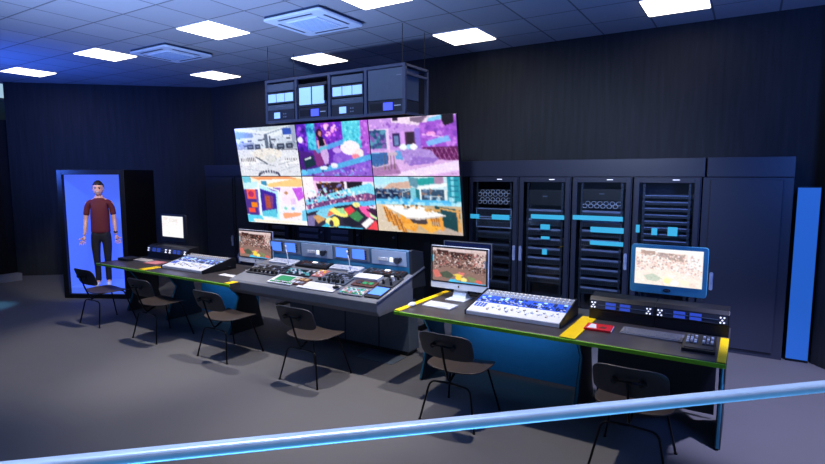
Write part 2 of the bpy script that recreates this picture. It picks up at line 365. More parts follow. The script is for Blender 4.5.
def pic_crowd_big():
    p = Pic(128, 72, (225, 215, 235)); r = random.Random(5)
    p.rect(0,0,1,.1,(190,120,210)); p.poly([(0,0),(.16,0),(.2,.4),(0,.44)], (240,225,235)); p.poly([(.16,.08),(.26,.1),(.24,.4),(.2,.42)], (235,190,225))
    p.poly([(.2,.14),(.6,.1),(.6,.28),(.24,.38)], (50,35,40)); p.poly([(.64,.1),(.85,.1),(.84,.2),(.64,.22)], (35,30,40)); p.spots(50,(.22,.12,.6,.32),(.008,.02),[(120,80,50),(170,110,60),(120,120,200),(60,40,60)],r)
    p.poly([(.0,.48),(.3,.36),(.95,.12),(1,.2),(1,.4),(.5,.5),(0,.6)], (120,205,230)); p.spots(80,(.1,.25,.95,.5),(.01,.022),[(220,240,240),(90,180,215),(180,225,235),(240,230,230)],r)
    p.poly([(0,.58),(.3,.48),(.9,.3),(1,.34),(1,.5),(.6,.48),(.1,.68)], (110,70,120)); p.spots(170,(.0,.34,1,.66),(.008,.018),[(60,30,70),(200,120,160),(240,220,230),(120,70,130),(70,50,110),(230,170,180)],r)
    p.poly([(0,.68),(.5,.5),(1,.44),(1,.52),(.5,.62),(.1,.78),(0,.76)], (85,180,225))
    p.poly([(0,.74),(.45,.58),(.7,.52),(1,.6),(1,1),(0,1)], (45,40,60))
    p.poly([(0,.8),(.14,.76),(.1,1),(0,1)], (120,110,160)); p.poly([(.1,.8),(.22,.73),(.28,.84),(.16,.94)], (200,150,90)); p.poly([(.14,.74),(.22,.64),(.4,.6),(.46,.7),(.3,.84)], (120,195,220))
    p.poly([(.34,.66),(.42,.6),(.6,.66),(.62,.8),(.52,.78),(.38,.72)], (235,225,120)); p.poly([(.3,.8),(.35,.66),(.42,.72)], (230,110,70)); p.poly([(.44,.62),(.56,.6),(.58,.72),(.5,.7)], (150,210,150))
    p.ell(.35,.9,.08,.1,(235,230,160)); p.ell(.42,.88,.06,.1,(245,225,100)); p.poly([(.28,.92),(.4,.98),(.28,1),(.2,1)], (60,180,215)); p.ell(.36,.92,.03,.07,(60,50,60))
    p.poly([(.56,.62),(.66,.56),(.72,.64),(.62,.74)], (225,60,70)); p.poly([(.62,.74),(.74,.64),(.82,.76),(.74,.86),(.66,.8)], (60,130,80)); p.poly([(.52,.8),(.62,.76),(.78,.9),(.66,.97),(.54,.9)], (30,30,45))
    p.poly([(.74,.5),(.8,.56),(.9,.56),(.96,.78),(.88,.76),(.8,.66)], (240,90,160)); p.ell(.74,.53,.05,.05,(235,225,140)); p.poly([(.78,.9),(.9,.76),(.96,.82),(.84,.98)], (245,235,240)); p.poly([(.86,.98),(.98,.8),(1,.9),(1,1)], (235,70,80)); p.poly([(.86,.6),(1,.62),(1,.72),(.94,.7)], (60,30,60)); p.poly([(.9,.66),(1,.76),(1,.8),(.92,.74)], (200,235,170))
    p.poly([(.45,.96),(.8,.97),(.8,1),(.45,1)], (70,175,215))
    p.noise(.14,5); return p
def pic_dining():
    p = Pic(128, 72, (120, 150, 175)); r = random.Random(6)
    p.rect(0,0,1,.24,(190,215,225)); p.poly([(0,0),(.5,0),(.38,.1),(0,.16)], (165,215,235)); p.poly([(.2,.12),(.44,.08),(.46,.2),(.1,.22)], (200,165,150)); p.poly([(.42,.0),(.56,.04),(.52,.2),(.44,.16)], (95,140,160))
    p.poly([(.52,.04),(.78,.0),(.72,.12),(.54,.16)], (40,150,150)); p.rect(.72,0,.82,.12,(160,130,160)); p.poly([(.52,.18),(.88,.1),(.88,.16),(.52,.24)], (225,235,235)); 
    p.rect(0,.22,.44,.4,(45,65,100)); p.rect(.34,.24,.54,.42,(60,80,105)); p.rect(.56,.22,.84,.42,(50,75,100)); p.spots(80,(0,.22,.85,.4),(.008,.02),[(90,110,140),(30,40,70),(120,150,180),(150,110,90)],r)
    for u in (.02,.13,.23): p.rect(u,.3,u+.06,.38,(20,30,55)); p.rect(u,.29,u+.06,.305,(190,205,220))
    p.line((.34,.28),(.46,.22),.012,(220,230,235)); p.line((.34,.28),(.34,.4),.01,(220,230,235)); p.rect(.44,.2,.5,.44,(120,190,205)); p.rect(.5,.22,.54,.46,(30,110,120)); p.rect(.545,.18,.565,.46,(235,245,245))
    p.rect(.66,.33,.8,.35,(210,220,225)); p.rect(.66,.33,.675,.42,(210,220,225)); p.rect(.82,.22,.85,.42,(210,220,220))
    p.rect(.86,0,1,.5,(40,140,160)); p.rect(.9,0,.93,.5,(120,200,215)); 
    for k in range(5): p.rect(.88,.06+.09*k,.98,.075+.09*k,(20,90,115))
    p.rect(0,.4,.86,.47,(85,180,225)); p.rect(0,.44,1,.5,(150,210,235)); p.spots(30,(0,.38,1,.5),(.01,.03),[(70,170,225),(190,225,240)],r,.7)
    p.rect(0,.5,1,1,(190,165,130)); p.poly([(0,.5),(.2,.5),(.3,1),(0,1)], (205,190,170)); p.poly([(.7,.5),(.98,.56),(.96,.95),(.76,.86)], (25,65,70)); p.line((.76,.54),(.98,.6),.03,(215,160,90)); p.line((.955,.56),(.96,.98),.03,(210,150,80)); p.poly([(.76,.84),(1,.96),(1,1),(.7,1)], (175,160,150))
    for k in range(4):
        u = .08+.06*k; v = .52+.07*k
        p.poly([(u,v),(u+.05,v+.01),(u+.11,v+.3),(u+.05,v+.3)], (225,155,70)); p.line((u+.02,v+.04),(u+.07,v+.3),.012,(120,70,35)); p.line((u+.05,v+.04),(u+.1,v+.3),.01,(140,85,45))
    p.poly([(.4,.7),(.66,.7),(.62,.84),(.42,.82)], (70,60,60)); 
    p.poly([(.28,.64),(.35,.66),(.45,.84),(.5,.86),(.46,.98),(.34,.92)], (225,150,50)); p.line((.34,.92),(.34,1),.014,(180,110,40)); p.poly([(.3,.84),(.5,.84),(.46,.9),(.34,.92)], (235,165,70))
    p.poly([(.5,.84),(.64,.82),(.78,.88),(.64,.98)], (235,165,60)); p.poly([(.6,.7),(.64,.66),(.66,.96),(.62,.98)], (235,170,70)); p.poly([(.74,.7),(.78,.7),(.8,.92),(.76,.94)], (225,150,60)); p.rect(.64,.72,.76,.78,(215,140,50))
    for k in range(4): p.line((.66+.025*k,.7),(.67+.025*k,.86),.008,(130,75,40))
    p.poly([(.1,.52),(.5,.5),(.82,.66),(.52,.73),(.36,.72)], (240,238,235)); p.poly([(.36,.72),(.52,.73),(.82,.66),(.82,.68),(.52,.76),(.36,.75)], (190,180,175)); p.ell(.36,.57,.03,.015,(170,170,175)); p.spots(16,(.2,.5,.6,.56),(.006,.016),[(200,140,70),(60,60,60)],r)
    for u in (.58,.62,.68,.72): p.poly([(u,.55),(u+.04,.55),(u+.05,.62),(u+.01,.6)], (200,150,80))
    p.noise(.12,6); return p
def pic_crowd(seed, bright=0., blue_edge=True):
    p = Pic(112, 68, (128, 100, 92)); r = random.Random(seed)
    p.rect(0,0,1,.1,(205,185,185)); p.poly([(.08,.06),(.3,.08),(.3,.2),(.1,.2)], (60,35,25)); p.poly([(.34,.1),(.74,.14),(.72,.32),(.36,.26)], (55,35,28)); p.rect(.78,.06,.98,.5,(200,175,170)); p.line((.84,.1),(.78,.55),.02,(150,90,90))
    dark = [(35,20,18),(70,42,36),(100,60,50),(50,32,38),(60,50,52)]; light = [(225,205,195),(195,140,125),(160,140,130),(230,225,225),(180,95,90)]
    p.spots(620,(.02,.14,.98,.66),(.005,.015),dark+light,r,.8); p.spots(160,(.02,.5,.98,.95),(.005,.014),dark+light,r,.45)
    p.poly([(0,.66),(.25,.56),(.6,.58),(1,.78),(1,1),(0,1)], (135,108,98)); p.poly([(.14,.76),(.28,.68),(.42,.8),(.34,.9),(.2,.88)], (75,85,70)); p.poly([(.0,.7),(.1,.66),(.18,.86),(.06,.92)], (200,110,100))
    p.poly([(.38,.78),(.52,.72),(.6,.78),(.5,.84)], (225,195,90)); p.ell(.5,.86,.06,.07,(240,200,60)); p.ell(.6,.9,.06,.07,(225,215,130)); p.poly([(.5,.68),(.62,.7),(.58,.78),(.5,.74)], (215,120,115)); p.poly([(.66,.78),(.8,.82),(.86,.92),(.72,.94)], (120,135,90)); p.poly([(.8,.86),(.92,.88),(.94,.98),(.84,.98)], (210,100,90))
    if blue_edge:
        p.poly([(.34,.94),(1,.97),(1,1),(.3,1)], (70,165,215)); p.rect(.0,.22,.03,.42,(80,190,225)); p.rect(.97,.3,1,.5,(60,100,160)); p.poly([(.34,.92),(.44,.9),(.5,1),(.32,1)], (80,180,220))
    if bright:
        p.a = np.clip((p.a-60)*1.7+120, 0, 255); p.a = 255-(255-p.a)*(1-bright)
    p.noise(.1,seed); return p

# ------------------------------------------------------------------ the room
struct(MB().box((-15, -3.5, -.12), (2.6, 9.0, 0)).build('floor', M['floor_carpet']))
struct(MB().box((-12.22, -3.5, CEIL), (2.6, 9.0, CEIL+.12)).build('ceiling', M['ceiling']))
struct(MB().box((-9.25, 7.09, 0), (.9, 7.21, CEIL)).build('wall_back', M['dark_wall']))
def slab(name, a, b, t, m, z0=0, z1=CEIL):
    a = Vector((*a, 0)); b = Vector((*b, 0)); d = (b-a).normalized(); n = Vector((-d.y, d.x, 0))*t
    pts = [a, b, b+n, a+n]
    return MB().prism([(p.x, p.y) for p in pts], 'z', z0, z1).build(name, m)
struct(slab('wall_left', (-9.18, 7.12), (-11.97, 4.58), -.10, M['dark_wall']))
struct(slab('wall_right', (.64, 6.76), (1.9, 5.1), .16, M['dark_wall']))
# recess beyond the left wall
struct(MB().box((-13.55, 2.5, 0), (-13.4, 8.0, 4.5)).build('wall_recess', M['olive_wall']))
struct(MB().box((-11.56, 2.6, 0), (-11.4, 4.43, .136)).build('trim_1', M['pale_plinth']))
w = struct(MB().box((-13.4, 4.3, 3.56), (-13.37, 5.6, 4.2)).build('window_1', M['window_lit']))
fr_ = MB(); fr_.box((-13.395, 4.24, 3.51), (-13.35, 5.66, 3.56)); fr_.box((-13.395, 4.24, 4.2), (-13.35, 5.66, 4.25)); fr_.box((-13.395, 4.24, 3.56), (-13.35, 4.3, 4.2)); fr_.box((-13.395, 5.6, 3.56), (-13.35, 5.66, 4.2))
fr_.build('window_frame', M['olive_wall'], w)

# black curtain in the recess
def curtain():
    mb = MB(); a = Vector((-12.12, 3.4)); b = Vector((-12.12, 5.6)); n = 40; pr = []
    d = (b-a).normalized(); nn = Vector((d.y, -d.x))
    top, bot = 3.0, .01
    vs = []
    for i in range(n+1):
        t = i/n; p = a+(b-a)*t+nn*(.03*math.sin(i*1.5))
        vs.append([mb.bm.verts.new((p.x, p.y, z)) for z in (bot, top)]+[mb.bm.verts.new((p.x+nn.x*.012, p.y+nn.y*.012, z)) for z in (bot, top)])
    for i in range(n):
        A, B = vs[i], vs[i+1]
        mb._f([A[0], B[0], B[1], A[1]]); mb._f([A[2], A[3], B[3], B[2]]); mb._f([A[1], B[1], B[3], A[3]]); mb._f([A[0], A[2], B[2], B[0]])
    mb._f([vs[0][0], vs[0][1], vs[0][3], vs[0][2]]); mb._f([vs[-1][0], vs[-1][2], vs[-1][3], vs[-1][1]])
    o = mb.build('curtain', M['curtain_black'])
    tag(o, 'plain black curtain hanging beyond the left end of the angled wall', 'curtain')
curtain()

# ceiling lights
XL = [-10.4, -7.985, -5.565, -3.14, -.74]
def ceiling_light():
    t = thing('ceiling_light', '', 'ceiling light', (0, 0, CEIL), 0, 'square ceiling light panels')
    MB().prism(rpoly(0, 0, .61, .61, .012), 'z', -.012, 0).build('frame', M['silver'], t)
    MB().prism(rpoly(0, 0, .592, .592, .012), 'z', -.018, -.010).build('diffuser', M['light_panel'], t)
    return t
cl = ceiling_light(); first = True
spots = [(-10.4, 4.37, 'square lit ceiling panel nearest the left edge of the picture'),
         (-7.985, 4.36, 'square lit ceiling panel just left of the left ceiling cassette unit'),
         (-5.565, 4.35, 'square lit ceiling panel between the two ceiling cassette units'),
         (-3.22, 4.36, 'square lit ceiling panel cut by the top edge, right of the right cassette unit'),
         (-8.0, 6.26, 'small far ceiling panel above the room corner, left of the hanging racks'),
         (-5.57, 6.24, 'square lit ceiling panel directly above the hanging equipment racks'),
         (-3.14, 6.23, 'square lit ceiling panel to the right of the hanging equipment racks'),
         (-.74, 6.22, 'large square ceiling panel at the top edge above the tall right racks')]
for i, (x, y, lb) in enumerate(spots):
    o = cl if i == 0 else copy_tree(cl)
    o.location = (x, y, CEIL); o['label'] = lb

def cassette(x, y, lb):
    t = thing('air_conditioner', lb, 'air conditioner', (x, y, CEIL))
    MB().prism([(-.40,-.36),(.40,-.36),(.40,.36),(-.40,.36)], 'z', -.03, -.001).build('housing', M['fan_slot'], t)
    mb = MB(); a = rpoly(0, 0, .84, .76, .05); mb.prism(a, 'z', -.055, -.03); mb.build('panel', M['fan_white'], t, bevel=.006)
    mb = MB(); mb.prism(rpoly(0, 0, .46, .42, .02), 'z', -.066, -.054); mb.build('grille', M['fan_white'], t, bevel=.003)
    for k in range(9):
        pass
    g = MB()
    for k in range(11): g.box((-.2, -.18+k*.036-.004, -.069), (.2, -.18+k*.036+.004, -.0655))
    g.build('grille_slats', mat('grille_line', (120, 160, 200), rough=.5), t)
    for dx, dy, w_, h_ in ((0, -.3, .5, .03), (0, .3, .5, .03), (-.335, 0, .03, .42), (.335, 0, .03, .42)):
        MB().box((dx-w_/2, dy-h_/2, -.0575), (dx+w_/2, dy+h_/2, -.0545)).build('air_slot', M['fan_slot'], t)
cassette(-7.02, 4.76, 'white ceiling cassette air conditioner, smaller one further left')
cassette(-4.24, 4.66, 'white ceiling cassette air conditioner, larger one above the video wall')

# ------------------------------------------------------------------ cabinet row
FY = 6.69
def carcass(mb, w, h, d=.38, t=.03):
    mb.box((-w/2, .02, 0), (-w/2+t, d, h)); mb.box((w/2-t, .02, 0), (w/2, d, h)); mb.box((-w/2+t, d-.02, 0), (w/2-t, d, h))
    mb.box((-w/2+t, .02, 0), (w/2-t, d-.02, .06)); mb.box((-w/2+t, .02, h-.03), (w/2-t, d-.02, h))
def server_rack(x0, x1, side, lb, group=None, light=.1):
    w = x1-x0; t = thing('server_rack', lb, 'server rack', ((x0+x1)/2, FY, 0), 0, group)
    mb = MB(); carcass(mb, w-.004, 1.925); mb.build('cabinet_body', M['cabinet_navy'], t)
    mb = MB(); s = .055; gap = .012
    mb.box((-w/2+gap, -.005, .05), (-w/2+gap+s, .018, 1.915)); mb.box((w/2-gap-s, -.005, .05), (w/2-gap, .018, 1.915))
    mb.box((-w/2+gap+s, -.005, 1.86), (w/2-gap-s, .018, 1.915)); mb.box((-w/2+gap+s, -.005, .05), (w/2-gap-s, .018, .12))
    d = mb.build('door', M['cabinet_navy'], t, bevel=.004)
    MB().box((-w/2+gap+s, .002, .12), (w/2-gap-s, .008, 1.86)).build('glass_pane', M['glass'], d)
    hx = side*(w/2-.04)
    h = MB().prism(rpoly(hx, .92, .034, .2, .015), 'y', -.018, -.004).prism(rpoly(hx, .95, .016, .09, .007), 'y', -.034, -.018).build('door_handle', M['frame_pale'], d)
    MB().box((light-.035, -.012, 1.89), (light+.035, -.005, 1.899)).build('top_lamp', M['white_light'], d)
    for sx in (-1, 1):
        mb = MB(); mb.box((sx*(w/2-.115)-.012, .04, .08), (sx*(w/2-.115)+.012, .06, 1.88))
        for k in range(38): mb.m(1).box((sx*(w/2-.115)-.006, .038, .1+k*.046), (sx*(w/2-.115)+.006, .0405, .115+k*.046)); 
        mb.build('mounting_rail', [M['steel_dark'], M['black_plastic']], t)
    return t
racks = [(-3.29, -2.57, 1, 'glass-doored server rack just right of the video wall, two hexagon-grille units inside', 'a'),
         (-2.56, -1.88, -1, 'second glass-doored server rack from the video wall, one long and three small cyan reflections', 'b'),
         (-1.865, -1.165, 1, 'third glass-doored server rack, with three long cyan reflections', 'c'),
         (-1.15, -.445, -1, 'glass-doored server rack behind the blue-lit monitor, thin shelves inside', 'd')]
for x0, x1, sd, lb, k in racks: server_rack(x0, x1, sd, lb)
def perf(mb, w, z, h):
    n = int(w/.045)
    for row in range(2):
        for k in range(n):
            cx = -w/2+.045*(k+.5)+(.0 if row else .02); cz = z+h*(.3+.4*row)
            mb.cyl((cx, -.004, cz), .019, .006, 'y', 6)
def rack_unit(rx0, rx1, z, h, style, lb, group, lit=None):
    w = rx1-rx0-.2; t = thing('rack_server', lb, 'server', ((rx0+rx1)/2, FY+.05, z), 0, group)
    if style == 'hex':
        MB().box((-w/2, .004, 0), (w/2, .2, h)).build('case', M['black_plastic'], t)
        mb = MB(); nn = 6; r = h*.34
        for k in range(nn):
            for row in range(2):
                c = Vector((-w/2+.05+(w-.1)*(k+.5*row)/(nn-.5), 0, h*(.3+.4*row)))
                pts = [c+Vector((.03*math.cos(PI/3*j), 0, .026*math.sin(PI/3*j))) for j in range(7)]
                for a, b in zip(pts[:-1], pts[1:]): mb.tube([a, b], .0035, 5)
        mb.build('hexagon_grille', M['hex_white'], t)
    elif style == 'framed':
        MB().box((-w/2, .004, 0), (w/2, .2, h)).build('case', M['dark_grey'], t, bevel=.004)
        mb = MB(); f = .014
        for a, b in (((-w/2,-.012,0),(w/2,.004,f)), ((-w/2,-.012,h-f),(w/2,.004,h)), ((-w/2,-.012,f),(-w/2+f,.004,h-f)), ((w/2-f,-.012,f),(w/2,.004,h-f))): mb.box(a, b)
        mb.build('front_frame', M['frame_pale'], t, bevel=.003)
        mb = MB()
        for k in range(8): mb.cyl((-w/2+.04+k*(w-.08)/7, -.004, h/2), .012, .01, 'y', 10)
        mb.build('vent', M['black_plastic'], t)
    elif style == 'black':
        MB().box((-w/2, .0, 0), (w/2, .2, h)).build('case', M['black_plastic'], t, bevel=.003)
        MB().box((-.03, -.003, h*.55), (.03, 0.0, h*.62)).build('badge', M['mid_grey'], t)
    else:
        MB().box((-w/2, .0, 0), (w/2, .2, h)).build('case', M['steel_dark'] if style == 'patch' else M['dark_grey'], t, bevel=.002)
        mb = MB(); n = 20
        for k in range(n): mb.box((-w/2+.012+k*(w-.03)/n, -.004, h*.18), (-w/2+.012+k*(w-.03)/n+(w-.03)/n*.6, .002, h*.55))
        mb.build('sockets', M['black_plastic'], t)
        MB().box((-w/2, -.006, h*.72), (w/2, .0, h)).build('front_lip', M['lip_pale'] if style == 'patch' else M['lip_dim'], t)
    return t
A, B, Cc, D_ = racks
g1 = 'server units behind the first glass door'
for z in (1.66, 1.555): rack_unit(A[0], A[1], z, .095, 'hex', 'black rack unit with a hexagon grille, top of the rack nearest the video wall', 'hexagon-grille units')
for z in (1.375, 1.235): rack_unit(A[0], A[1], z, .125, 'framed', 'silver-framed server unit in the rack nearest the video wall', 'silver-framed server units')
for k in range(5): rack_unit(A[0], A[1], 1.09-.17*k, .1, 'shelf', 'dark grey server below the silver-framed units, rack nearest the video wall', 'dark servers in the first rack')
rack_unit(B[0], B[1], 1.56, .2, 'black', 'tall plain black server at the top of the second glass-doored rack', None)
for k in range(8): rack_unit(B[0], B[1], 1.42-.125*k, .09, 'patch', 'grey patch panel in the second glass-doored rack', 'patch panels in the second rack')
rack_unit(Cc[0], Cc[1], 1.64, .14, 'black', 'plain black server at the top of the third glass-doored rack', None)
rack_unit(Cc[0], Cc[1], 1.545, .085, 'hex', 'black rack unit with a white hexagon grille high in the third rack', None)
for k in range(9): rack_unit(Cc[0], Cc[1], 1.43-.12*k, .085, 'patch', 'grey patch panel in the third glass-doored rack', 'patch panels in the third rack')
for k in range(15): rack_unit(D_[0], D_[1], 1.68-.075*k, .04, 'patch', 'thin grey shelf unit in the rack behind the blue-lit monitor', 'thin shelf units in the fourth rack')
# cyan reflections in the glass rack doors, built as glowing strips
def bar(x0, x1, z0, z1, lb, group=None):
    o = MB().box((x0, FY-.018, z0), (x1, FY-.0055, z1)).build('door_reflection', M['cyan_reflection']); tag(o, lb, 'light', group)
bar(-3.25, -3.12, 1.355, 1.415, 'short cyan reflection left of the long one on the first rack door')
bar(-2.93, -2.68, 1.355, 1.42, 'cyan reflection at the right side of the first rack door')
bar(-2.38, -1.95, 1.39, 1.445, 'long cyan reflection on the second rack door')
bar(-2.25, -2.13, 1.255, 1.32, 'upper square cyan reflection on the second rack door')
bar(-2.24, -2.13, 1.13, 1.165, 'thin middle cyan reflection on the second rack door')
bar(-2.22, -2.16, .93, 1.0, 'lowest small cyan reflection on the second rack door')
bar(-1.84, -1.25, 1.40, 1.455, 'topmost long cyan reflection on the third rack door')
bar(-1.62, -1.235, 1.255, 1.32, 'middle cyan reflection on the third rack door')
bar(-1.62, -1.235, 1.10, 1.15, 'lowest cyan reflection on the third rack door')
bar(-1.1, -1.06, 1.28, 1.37, 'small cyan reflection at the left edge of the fourth rack door')
bar(-.93, -.87, 1.26, 1.34, 'middle small cyan reflection on the fourth rack door, left of the largest')
bar(-.76, -.66, 1.26, 1.36, 'rightmost and largest cyan reflection on the fourth rack door')

# racks seen below the video wall
hid = [(-7.29, -6.66), (-6.64, -5.96), (-5.94, -5.2), (-5.18, -4.5), (-4.48, -3.9), (-3.88, -3.31)]
for i, (x0, x1) in enumerate(hid):
    t = thing('server_rack', 'dark rack with grey slatted drawers seen under the video wall', 'server rack', ((x0+x1)/2, FY, 0), 0, 'slatted racks under the video wall')
    w = x1-x0
    mb = MB(); carcass(mb, w, 1.925); mb.build('cabinet_body', M['cabinet_black'], t)
    MB().box((-w/2+.03, .03, .06), (w/2-.03, .05, 1.89)).build('front_panel', M['cabinet_black'], t)
    if i < 3:
        for k in range(4): MB().box((-w*.32, .0, .78+k*.11), (w*.32, .03, .84+k*.11)).build('drawer', M['lip_dim'], t, bevel=.004)
    MB().cyl((w/2-.06, .0, 1.0), .016, .03, 'y', 12).build('lock', M['steel'], t)

def solid_cab(x0, x1, name, lb, doorx, handle_x, hz=.92):
    t = thing(name, lb, 'cabinet', (x0, FY, 0)); w = x1-x0
    mb = MB(); mb.box((0.002, .02, 0), (w-.002, .38, 1.925)); mb.build('cabinet_body', M['cabinet_navy'], t, bevel=.003)
    a, b = doorx
    d = MB().box((a-x0, -.004, .06), (b-x0, .02, 1.90)).build('door', M['cabinet_navy'], t, bevel=.006)
    h = handle_x-x0
    MB().prism(rpoly(h, hz, .036, .2, .016), 'y', -.018, -.004).prism(rpoly(h, hz+.03, .018, .09, .008), 'y', -.036, -.018).build('door_handle', M['frame_pale'], d)
    return t
solid_cab(-.435, .39, 'storage_cabinet', 'wide solid navy cabinet at the right end of the rack row', (-.36, .30), -.30, .78)
solid_cab(-9.0, -8.16, 'storage_cabinet', 'dark solid cabinet at the far left end of the rack row, left part', (-8.95, -8.2), -8.235, .72)
solid_cab(-8.14, -7.31, 'storage_cabinet', 'dark solid cabinet at the left end, partly behind the video wall', (-8.1, -7.36), -8.06, .4)
for a, b, lb in ((-9.0, -.42, 'long dark fascia panel running above the server racks'), (-.40, .39, 'short fascia panel above the wide right cabinet')):
    o = MB().box((a, FY+.004, 1.93), (b, 7.07, 2.14)).build('fascia_panel', M['cabinet_navy'], None, bevel=.004); tag(o, lb, 'panel')

# blue light panel at the right end
t = thing('wall_light', 'tall glowing blue panel between the cabinet row and the right wall', 'wall light', (.52, 6.72, 0))
MB().box((-.095, 0, .03), (.092, .02, 1.82)).build('lit_face', M['lit_door_blue'], t)
MB().box((-.098, .021, 0), (.098, .06, 1.83)).build('back_board', M['black_plastic'], t)

# ------------------------------------------------------------------ display booth with person
ang = math.atan2(.521, .962)
booth = thing('display_booth', 'tall booth with dark frame and glowing blue interior, a man inside', 'display booth', (-9.155, 4.12, 0), ang)
BW = 1.094; BH = 2.035; BD = .84
fm = MB(); f = .085
fm.box((0, 0, 0), (f*.95, .06, BH)); fm.box((BW-f, 0, 0), (BW, .06, BH)); fm.box((f*.95, 0, BH-.075), (BW-f, .06, BH)); fm.box((f*.95, 0, 0), (BW-f, .06, .07))
fm.build('frame', M['black_metal'], booth, bevel=.004)
sh = MB(); sh.box((0, .06, 0), (.02, BD, BH)); sh.box((BW-.02, .06, 0), (BW, BD, BH)); sh.box((.02, .06, BH-.02), (BW-.02, BD, BH)); sh.box((.02, BD-.02, 0), (BW-.02, BD, BH-.02))
sh.build('shell', M['black_metal'], booth)
li = MB(); li.box((.022, .061, .168), (.03, BD-.022, BH-.03)); li.box((BW-.03, .061, .168), (BW-.022, BD-.022, BH-.03)); li.box((.03, BD-.03, .168), (BW-.03, BD-.022, BH-.03))
li.build('lit_lining', M['lit_blue'], booth)
MB().box((.022, .061, .0), (BW-.022, BD-.022, .165)).build('lit_platform', M['lit_blue'], booth)

def skinobj(name, chains, material, parent, sub=2, root=0):
    """chains: list of lists of (pos, radius or (rx,ry)); shared by identical position"""
    bm = bmesh.new(); L = bm.verts.layers.skin.verify(); idx = {}
    def vert(p, r):
        k = tuple(round(c, 4) for c in p)
        if k not in idx:
            v = bm.verts.new(p); rr = r if isinstance(r, tuple) else (r, r); v[L].radius = rr; idx[k] = v
        return idx[k]
    first_ = None
    for ch in chains:
        pv = None
        for p, r in ch:
            v = vert(p, r)
            if first_ is None: first_ = v; v[L].use_root = True
            if pv is not None and bm.edges.get((pv, v)) is None: bm.edges.new((pv, v))
            pv = v
    me = bpy.data.meshes.new(name); bm.to_mesh(me); bm.free()
    o = bpy.data.objects.new(name, me); COL.objects.link(o); o.parent = parent; me.materials.append(material)
    md = o.modifiers.new('skin', 'SKIN'); md.use_smooth_shade = True
    md = o.modifiers.new('sub', 'SUBSURF'); md.levels = sub; md.render_levels = sub
    return o

